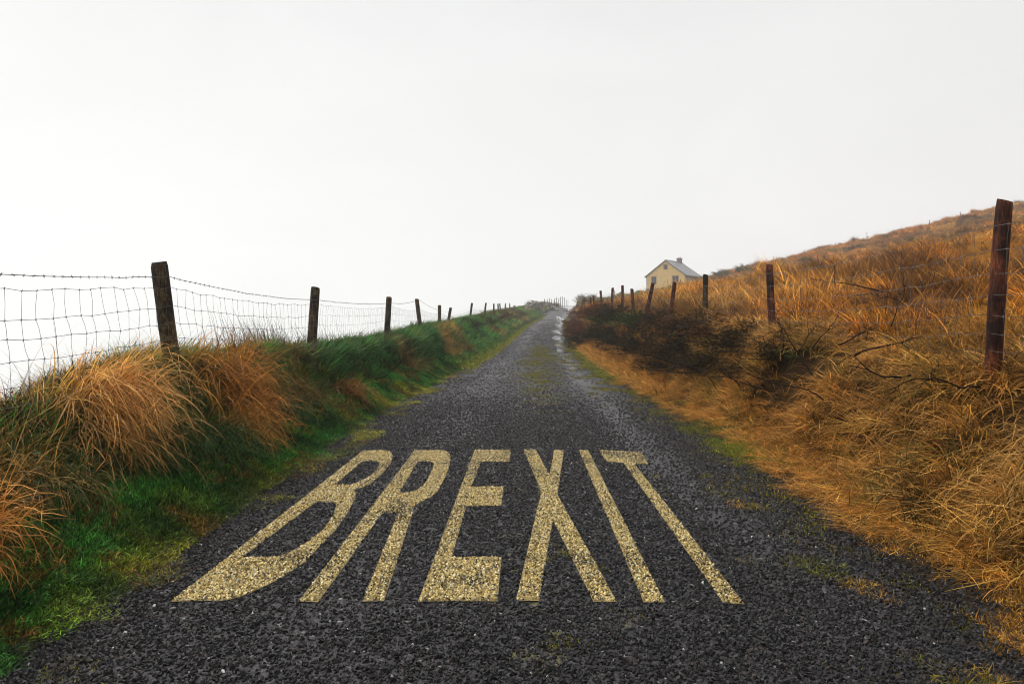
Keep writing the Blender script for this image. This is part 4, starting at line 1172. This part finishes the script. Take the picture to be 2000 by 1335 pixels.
rows = [(10.4, .86, 'dark', .55, .45, 'sparse dark shrub beside the red-brown post at the straw edge'), (12.2, .80, 'dark', .9, .65, 'broad dark shrub right behind the sparse one on the bank'),
        (13.6, .62, 'brown', .85, .6, 'dark shrub with brown tips hanging low over the bank'), (14.9, .85, 'dark', .9, .62, 'black-brown shrub in front of the mossy post'),
        (16.3, .58, 'dark', .85, .62, 'low dark shrub at mid bank below the mossy post'), (17.6, .80, 'brown', .85, .55, 'brownish shrub at the foot of the rusty red post'),
        (19.2, .55, 'dark', .95, .70, 'thick dark shrub below the rusty red post'), (21.2, .72, 'dark', .9, .62, 'dark shrub between the rusty red post and the next leaning one'),
        (23.2, .52, 'green', .9, .68, 'greenish dark shrub low on the bank'), (25.5, .72, 'dark', 1.0, .65, 'dark shrub under the leaning red-brown post'),
        (28.0, .50, 'dark', 1.05, .85, 'blackish shrub where the straw strip narrows'), (30.5, .72, 'green', 1.0, .75, 'shrub with a green top under the tall thin posts'),
        (33.5, .5, 'brown', 1.1, .95, 'brown shrub bulging towards the lane'), (37.0, .60, 'red', 1.2, 1.1, 'reddish heather mound beside the wheel-track puddle'),
        (41.0, .45, 'red', 1.25, 1.1, 'dark red heather mound bulging over the lane edge'), (45.0, .55, 'brown', 1.3, 1.15, 'brown heather mound under the last leaning posts'),
        (49.5, .38, 'red', 1.3, 1.1, 'red-brown heather nearest the large puddle'), (54.0, .5, 'red', 1.4, 1.1, 'red heather mound before the paired posts'),
        (60.0, .42, 'brown', 1.4, 1.0, 'farthest heather mound hiding the lane bend')]
for (y_, f_, k_, s_, h_, lab) in rows:
    nr = False
    f1 = 0.90 + 0.08 * ((y_ * 7) % 3 - 1) * 0.5 if not nr else f_
    if y_ > 40: f1 = 0.62
    s_ *= 1.25 if y_ > 13 else (1.2 if y_ > 11 else 1.1)
    shrub(k_, rb(y_, f1), y_, s_, s_ * 1.3, h_ * (0.85 if y_ < 34 else 0.85), lab, G1)
    if not nr:
        y2 = y_ + 0.9
        shrub(random.choice(['dark', 'dark', k_]), rb(y2, 0.68 if y_ < 34 else 0.45), y2, s_ * 0.85, s_ * 1.1, h_ * 0.85, 'lower shrub tucked beside the ' + ' '.join(lab.split()[:10]), G1)
G2 = 'dark shrubs on the left bank'
shrub('dark', -3.75, 6.1, .42, .5, .42, 'black tangled shrub behind the large golden tussock', G2)
shrub('dark', -3.7, 5.2, .35, .4, .38, 'low black shrub at the top left of the golden tussock', G2)
shrub('brown', -3.75, 7.8, .5, .6, .36, 'brown shrub at the foot of the thick leaning post', G2)
shrub('brown', -3.8, 9.4, .5, .8, .32, 'brown heath strip past the thick leaning post', G2)
for (x_, y_, s_, h_, k_, lab) in ((-2.7, 58, 1.3, 1.0, 'brown', 'brown bracken mound below the far left posts'), (-2.2, 66, 1.4, 1.3, 'brown', 'tall brown mound under the close-set posts'), (-1.9, 75, 1.5, 1.2, 'brown', 'rusty mound in front of the broken rails'),
                                 (-1.4, 84, 1.5, 1.3, 'brown', 'last brown mound before the stone heap'), (-3.3, 40, 1.2, .7, 'green', 'green lump under the opposite-leaning posts'), (-2.9, 49, 1.2, .8, 'green', 'dark green lump farther up the left bank')):
    shrub(k_, x_, y_, s_, s_ * 1.6, h_, lab, G2)
G3 = 'thorn bushes near the crest'
for (x_, y_, s_, h_, lab) in ((0.9, 116, 1.6, 1.7, 'grey thorn bush growing over the stone heap'), (3.6, 128, 1.8, 1.2, 'grey bush behind the stone heap'), (4.6, 134, 1.8, 1.2, 'grey bush left of the crest, middle of three'), (5.9, 140, 1.8, 1.1, 'grey bush closest to the crest'),
                             (11.8, 146, 2.2, 1.6, 'rounded bush right of the crest'), (14.0, 147, 2.4, 1.7, 'rounded bush on the green mound')):
    shrub('grey', x_, y_, s_, s_, h_, lab, G3)
G4 = 'gorse bushes on the hill'
for i_, (x_, y_, s_, h_, k_) in enumerate(((35.5, 128, 2.6, 1.6, 'green'), (38.2, 126, 2.8, 1.8, 'green'), (41.0, 124, 2.0, 1.5, 'green'), (33, 120, 2.2, 1.2, 'green'), (72, 116, 2.6, 1.1, 'dark'), (62, 122, 2.0, 1.0, 'green'), (55, 118, 1.8, 1.1, 'dark'), (44, 112, 2.0, .9, 'green'),
                                           (30, 70, 2.0, .8, 'brown'), (36, 62, 1.6, .7, 'brown'), (24, 44, 1.0, .6, 'brown'), (27, 52, 1.3, .6, 'dark'), (17, 34, .9, .45, 'brown'), (12, 21, .7, .4, 'brown'), (15, 24, .8, .4, 'dark'), (9, 14, .5, .3, 'brown'), (22, 60, 1.8, .7, 'green'), (20, 75, 1.8, .8, 'brown'), (28, 96, 2, .9, 'dark'), (48, 84, 2.0, .8, 'brown'), (24, 100, 1.8, .8, 'green'), (10.5, 12.2, .5, .3, 'dark'))):
    lab = ['green gorse on the skyline just right of the house', 'largest gorse bush on the skyline beside the house', 'gorse bush at the low end of the hill skyline', 'gorse patch below the skyline gorse', 'dark gorse high on the hill near the ridge', 'green gorse mid way along the ridge', 'dark round bush just under the ridge',
           'low green gorse on the upper slope', 'brown bush in the middle of the orange slope', 'brown bush above the mid slope hollow', 'brown heath patch beyond the netting', 'dark heath patch mid slope', 'brown heath clump on the lower slope', 'brown heath clump behind the netting', 'dark clump behind the netting',
           'small brown clump close behind the tall red-brown post', 'green gorse on the lower slope below the house', 'brown bush below the house', 'dark bush in front of the house garden', 'brown bush high on the slope', 'green gorse patch left of the house foot', 'small dark clump on the near slope'][i_]
    shrub(k_, x_, y_, s_, s_, h_, lab, G4)

# ---------------------------------------------------------------- bare dark branches lying on the straw
def branch(x, y, dz, az, el, L_, r, seed, label, forks=4):
    g = np.random.default_rng(seed)
    m = MB(); O = Vector((x, y, float(ground_z(x, y)) + dz))
    def grow(p, d, L0, r0, depth):
        P = [p]; n_ = 7; d0 = d.copy()
        for j in range(n_):
            d = d * 0.55 + d0 * 0.45 + g.normal(0, 0.24, 3) * [1, 1, .8]; d /= np.linalg.norm(d)
            P.append(P[-1] + d * L0 / n_)
            if depth > 0 and j > 0 and g.random() < 0.62:
                d2 = d + g.normal(0, 0.7, 3); d2 /= np.linalg.norm(d2)
                grow(P[-1], d2, L0 * (0.3 + 0.35 * g.random()), r0 * 0.55, depth - 1)
        m.tube([tuple(q) for q in P], list(np.linspace(r0, r0 * 0.3, n_ + 1)), 5, True)
    d = np.array([math.cos(el) * math.cos(az), math.cos(el) * math.sin(az), math.sin(el)])
    grow(np.zeros(3), d, L_, r, 2)
    o = m.build('bare_branch', M_twig); o.location = O
    tag(o, label, 'branch', 'bare branches on the right bank')
for a_ in ((3.5, 7.6, 0.50, R(-40), R(12), 0.7, 0.014, 4, 'crooked black branch in the straw left of the tall red-brown post'),
           (3.45, 6.4, 0.42, R(165), R(6), 0.55, 0.011, 14, 'short black branch lying low on the straw'),
           (3.75, 4.85, 0.30, R(95), R(48), 0.45, 0.017, 3, 'thick hooked branch end right of the tall red-brown post'),
           (3.5, 5.5, 0.36, R(175), R(5), 0.5, 0.009, 23, 'thin black twig across the straw near the ditch'),
           (3.55, 8.8, 0.35, R(120), R(55), 0.8, 0.011, 31, 'upright forked twigs before the red-brown posts'),
           (3.40, 9.5, 0.30, R(150), R(30), 0.9, 0.010, 32, 'leaning twigs where straw meets the dark shrubs'),
           (3.6, 10.0, 0.3, R(80), R(60), 0.8, 0.010, 33, 'spiky upright twigs beside the sparse dark shrub'),
           (3.3, 7.9, 0.35, R(170), R(14), 0.7, 0.009, 34, 'fine black twigs tangled in the straw'),
           (3.7, 9.2, 0.4, R(20), R(40), 0.5, 0.009, 41, 'dark twigs leaning towards the red-brown post'),
           (3.25, 10.8, 0.25, R(200), R(35), 0.7, 0.009, 42, 'dark twigs poking from the straw below the sparse shrub'),
           (3.55, 8.1, 0.45, R(-10), R(25), 0.5, 0.009, 43, 'long dark twig reaching over the straw'),
           (4.3, 8.4, 0.25, R(60), R(65), 0.6, 0.009, 44, 'dark upright stalks just behind the netting'),
           (3.2, 11.6, 0.2, R(150), R(45), 0.6, 0.009, 45, 'thin stalks standing in the straw strip'),
           (6.6, 13.2, 0.45, R(170), R(12), 1.0, 0.017, 35, 'dark branch lying on the slope behind the netting'),
           (6.0, 13.0, 0.45, R(20), R(15), 0.7, 0.013, 46, 'second dark branch crossing the one on the slope'),
           (-2.95, 17.5, 0.1, R(70), R(70), 0.8, 0.010, 36, 'dark dead stalks on the green bank'),
           (-3.0, 14.4, 0.1, R(-20), R(25), 0.9, 0.010, 37, 'thin fallen stalk below the second left post')):
    branch(*a_)

# ---------------------------------------------------------------- stone heap and wall by the crest
g = np.random.default_rng(55)
ST = []
for i in range(6):
    V = []
    import bmesh
    bm = bmesh.new(); bmesh.ops.create_icosphere(bm, subdivisions=1, radius=0.5)
    for v_ in bm.verts:
        v_.co = v_.co * (0.8 + 0.4 * g.random()); v_.co.x *= 1.3; v_.co.z *= 0.7
    m_ = bpy.data.meshes.new('stone'); bm.to_mesh(m_); bm.free(); m_.materials.append(M_stone); ST.append(m_)
def stone_heap(cx, cy, lx, ly, h, n, label, sz, name='stone_wall'):
    z0 = float(ground_z(cx, cy)); root = empty(name, (cx, cy, z0)); tag(root, label, 'stone wall')
    for i in range(n):
        u_, v_ = g.random() * 2 - 1, g.random() * 2 - 1
        top = h * (1 - abs(u_) ** 2.2) * (1 - 0.35 * abs(v_))
        zz = g.random() ** 0.8 * top
        o = obj('stone', ST[g.integers(0, 6)], root)
        x_, y_ = u_ * lx, v_ * ly
        o.location = (x_, y_, float(ground_z(cx + x_, cy + y_)) - z0 + zz)
        o.rotation_euler = (g.normal(0, .3), g.normal(0, .3), g.random() * 6.28)
        s_ = sz * (0.6 + 0.8 * g.random()); o.scale = (s_, s_, s_)
stone_heap(1.6, 112, 1.8, 1.0, 2.0, 190, 'tumbled pale stone wall end beside the lane', 0.42)
stone_heap(0.0, 106, 1.0, 0.9, 0.6, 26, 'low scatter of fallen stones before the stone heap', 0.36, 'fallen_stones')
stone_heap(4.4, 128, 1.6, 4.5, 1.0, 90, 'grey stone wall running on behind the heap to the crest', 0.45)
# broken rails leaning against the heap, a gate by the far right posts
m = empty('broken_rails', (-0.6, 100, float(ground_z(-0.6, 100)))); tag(m, 'grey wooden rails leaning broken beside the fallen stones', 'rails')
for i in range(5):
    b_ = MB(); b_.tube([(i * 0.35 - 0.6, 0, -0.1), (i * 0.35 - 0.95 - 0.1 * (i % 2), 0.2, 0.95)], 0.055, 5); b_.build('rail', M_post_l, m)
b_ = MB(); b_.tube([(-1.1, 0, 0.65), (0.9, 0.05, 0.15)], 0.05, 5); b_.build('rail', M_post_l, m)
z0 = float(ground_z(7.2, 74)); gt = empty('field_gate', (7.2, 74, z0), R(-8)); tag(gt, 'small weathered field gate behind the far right posts', 'gate')
for i in range(4):
    b_ = MB(); b_.box((-0.95, -0.02, 0.25 + i * 0.25), (0.95, 0.02, 0.33 + i * 0.25)); b_.build('bar', M_post_r, gt)
for x_ in (-1.02, 1.02):
    b_ = MB(); b_.box((x_ - 0.07, -0.07, -0.3), (x_ + 0.07, 0.07, 1.3)); b_.build('gate_post', M_post_r, gt)

# ---------------------------------------------------------------- cream farmhouse
hx, hy = 27.6, 140.0
hz = 8.75
house = empty('farmhouse', (hx, hy, hz), -R(37)); tag(house, 'cream gabled farmhouse with grey slate roof standing on the green slope', 'house')
W2, LN, EH, AH = 4.05, 7.4, 2.55, 5.35        # half width, length, eaves, apex
# local: gable wall in the plane y = 0 (x across), house runs back along +y
def wallgrid(name, mat, openings, w0, w1, h0, h1, parent, apex=None):
    xs_ = sorted({w0, w1, *[o_[0] for o_ in openings], *[o_[1] for o_ in openings]}); zs_ = sorted({h0, h1, *[o_[2] for o_ in openings if o_[2] < h1], *[o_[3] for o_ in openings if o_[3] < h1]})
    m = MB()
    for a_, b_ in zip(xs_[:-1], xs_[1:]):
        for c_, d_ in zip(zs_[:-1], zs_[1:]):
            if any(o_[0] <= a_ and b_ <= o_[1] and o_[2] <= c_ and d_ <= o_[3] for o_ in openings): continue
            m.box((a_, 0, c_), (b_, 0.28, d_))
    return m
ops = [(-3.05, -2.05, 0.95, 2.30), (1.45, 2.65, 0.95, 2.30)]
m = wallgrid('gable', M_cream, ops, -W2, W2, -1.2, EH, house)
# gable triangle around the attic window
at_ = (-0.35, 0.35, 3.75, 4.55)
def tri(a, b_, c_):
    V = [(a[0], 0, a[1]), (b_[0], 0, b_[1]), (c_[0], 0, c_[1]), (a[0], .28, a[1]), (b_[0], .28, b_[1]), (c_[0], .28, c_[1])]
    m.add(V, [(0, 1, 2), (5, 4, 3), (0, 3, 4, 1), (1, 4, 5, 2), (2, 5, 3, 0)])
def quad(*p):
    V = [(q[0], 0, q[1]) for q in p] + [(q[0], .28, q[1]) for q in p]
    m.add(V, [(0, 1, 2, 3), (7, 6, 5, 4), (0, 4, 5, 1), (1, 5, 6, 2), (2, 6, 7, 3), (3, 7, 4, 0)])
zx = lambda x_: AH - (AH - EH) * abs(x_) / W2
quad((-W2, EH), (-0.35, EH), (-0.35, zx(.35)), (-W2, EH + 0.001))
quad((0.35, EH), (W2, EH), (W2, EH + 0.001), (0.35, zx(.35)))
quad((-0.35, EH), (0.35, EH), (0.35, at_[2]), (-0.35, at_[2]))
quad((-0.35, at_[3]), (0.35, at_[3]), (0.35, zx(.35)), (-0.35, zx(.35)))
tri((-0.35, zx(.35)), (0.35, zx(.35)), (0, AH))
m.build('gable_wall', M_cream, house)
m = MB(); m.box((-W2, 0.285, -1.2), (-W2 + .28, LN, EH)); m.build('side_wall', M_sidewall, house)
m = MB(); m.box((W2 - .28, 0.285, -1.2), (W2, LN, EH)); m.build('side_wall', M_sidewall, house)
m = MB(); m.box((-W2 + .285, LN - .28, -1.2), (W2 - .285, LN, EH)); m.build('rear_wall', M_cream, house)
m = MB(); m.add([(-W2, LN - .28, EH), (W2, LN - .28, EH), (0, LN - .28, AH), (-W2, LN, EH), (W2, LN, EH), (0, LN, AH)], [(0, 1, 2), (5, 4, 3), (0, 3, 4, 1), (1, 4, 5, 2), (2, 5, 3, 0)]); m.build('rear_gable', M_cream, house)
def roof_part(s_):
    m = MB(); ov = 0.38; xe = W2 + ov; ze = EH - (AH - EH) * ov / W2; up = 0.10
    # courses of slates: a stepped slope
    n_ = 14
    for i in range(n_):
        a_, b_ = i / n_, (i + 1) / n_ + 0.012
        def P(t, y_, d_): 
            x_ = xe * (1 - t); z_ = ze + (AH + 0.02 - ze) * t
            return (s_ * x_, y_, z_ + up + d_)
        V = [P(a_, -0.22, 0.03), P(a_, LN + .22, 0.03), P(b_, LN + .22, 0.0), P(b_, -0.22, 0.0), P(a_, -0.22, -0.06), P(a_, LN + .22, -0.06), P(b_, LN + .22, -0.08), P(b_, -0.22, -0.08)]
        m.add(V, [(0, 1, 2, 3), (7, 6, 5, 4), (0, 4, 5, 1), (1, 5, 6, 2), (2, 6, 7, 3), (3, 7, 4, 0)])
    o = m.build('roof_slope', M_slate, house)
    return o
ro = roof_part(1); roof_part(-1)
m = MB(); m.tube([(0, -0.24, AH + .15), (0, LN + .24, AH + .15)], 0.09, 6); m.build('ridge', M_slate, house)
for s_ in (1, -1):
    m = MB(); xe = W2 + 0.38; ze = EH - (AH - EH) * .38 / W2
    m.add([(s_ * xe, -.26, ze - .12), (s_ * xe, -.26, ze + .12), (0, -.26, AH + .14), (0, -.26, AH - .10), (s_ * xe, -.225, ze - .12), (s_ * xe, -.225, ze + .12), (0, -.225, AH + .14), (0, -.225, AH - .10)],
          [(0, 1, 2, 3), (7, 6, 5, 4), (0, 4, 5, 1), (1, 5, 6, 2), (2, 6, 7, 3), (3, 7, 4, 0)])
    m.build('barge_board', M_trim, house)
    m = MB(); m.tube([(s_ * (xe + .04), -.2, ze - .02), (s_ * (xe + .04), LN + .2, ze - .02)], 0.06, 6); m.build('gutter', M_trim, house)
m = MB(); m.tube([(-W2 - .1, -.06, EH - .3), (-W2 - .1, -.06, -1.0)], 0.06, 6); m.build('drainpipe', M_trim, house)
m = MB(); m.box((-.42, LN - 1.5, AH - .45), (.42, LN - .8, AH + .75)); m.box((-.5, LN - 1.58, AH + .753), (.5, LN - .72, AH + .9))
ch_ = m.build('chimney', M_chim, house)
for i in range(2):
    m = MB(); m.tube([(-.2 + .4 * i, LN - 1.15, AH + .9), (-.2 + .4 * i, LN - 1.15, AH + 1.15)], 0.12, 8); m.build('chimney_pot', M_chim, ch_)
def window(a, b_, c_, d_, curt):
    fr = MB(); t = .07
    fr.box((a, .10, c_), (a + t, .17, d_)); fr.box((b_ - t, .10, c_), (b_, .17, d_)); fr.box((a + t, .10, d_ - t), (b_ - t, .17, d_)); fr.box((a + t, .10, c_), (b_ - t, .17, c_ + t))
    if b_ - a > .8: fr.box(((a + b_) / 2 - .03, .105, c_ + t), ((a + b_) / 2 + .03, .165, d_ - t))
    f = fr.build('window', M_trim, house)
    g_ = MB(); g_.box((a + t, .13, c_ + t), (b_ - t, .14, d_ - t)); g_.build('pane', M_glass, f)
    s_ = MB(); s_.box((a - .08, -.06, c_ - .09), (b_ + .08, .099, c_ - .002)); s_.build('sill', M_trim, f)
    if curt:
        q = MB(); q.box((a + t + .2, .18, c_ + t), (b_ - t - .2, .2, d_ - t - .1)); q.build('curtain', M_curtain, f)
window(*ops[0], True); window(*ops[1], False); window(*at_, False)
M_surround = simple('grey_window_surround', (0.34, 0.28, 0.22), 0.8, 0.1, 4)
for (a, b_, c_, d_) in (*ops, at_):
    m = MB(); e_ = .10
    m.box((a - e_, -.025, c_ - .001), (a - .001, -.003, d_ + e_)); m.box((b_ + .001, -.025, c_ - .001), (b_ + e_, -.003, d_ + e_)); m.box((a, -.024, d_ + .001), (b_, -.004, d_ + e_)); m.build('window_surround', M_surround, house)
m = MB(); m.box((-W2 - .03, -.03, -1.2), (W2 + .03, -.003, -.0)); m.build('plinth', M_surround, house)

# ---------------------------------------------------------------- drifting mist over the whole place
hb = MB(); hb.box((-201, -51, -51), (421, 421, 46))
M_haze, nt, b = new_mat('haze')
nt.nodes.remove(b)
pv = N(nt, 'ShaderNodeVolumePrincipled')
pv.inputs['Color'].default_value = (0.98, 0.98, 0.985, 1)
pv.inputs['Density'].default_value = 0.0014
pv.inputs['Anisotropy'].default_value = 0.6
nt.links.new(pv.outputs[0], nt.nodes['Material Output'].inputs['Volume'])
o = hb.build('haze', M_haze); tag(o, 'pale sea mist hanging over the whole hillside', kind='stuff')
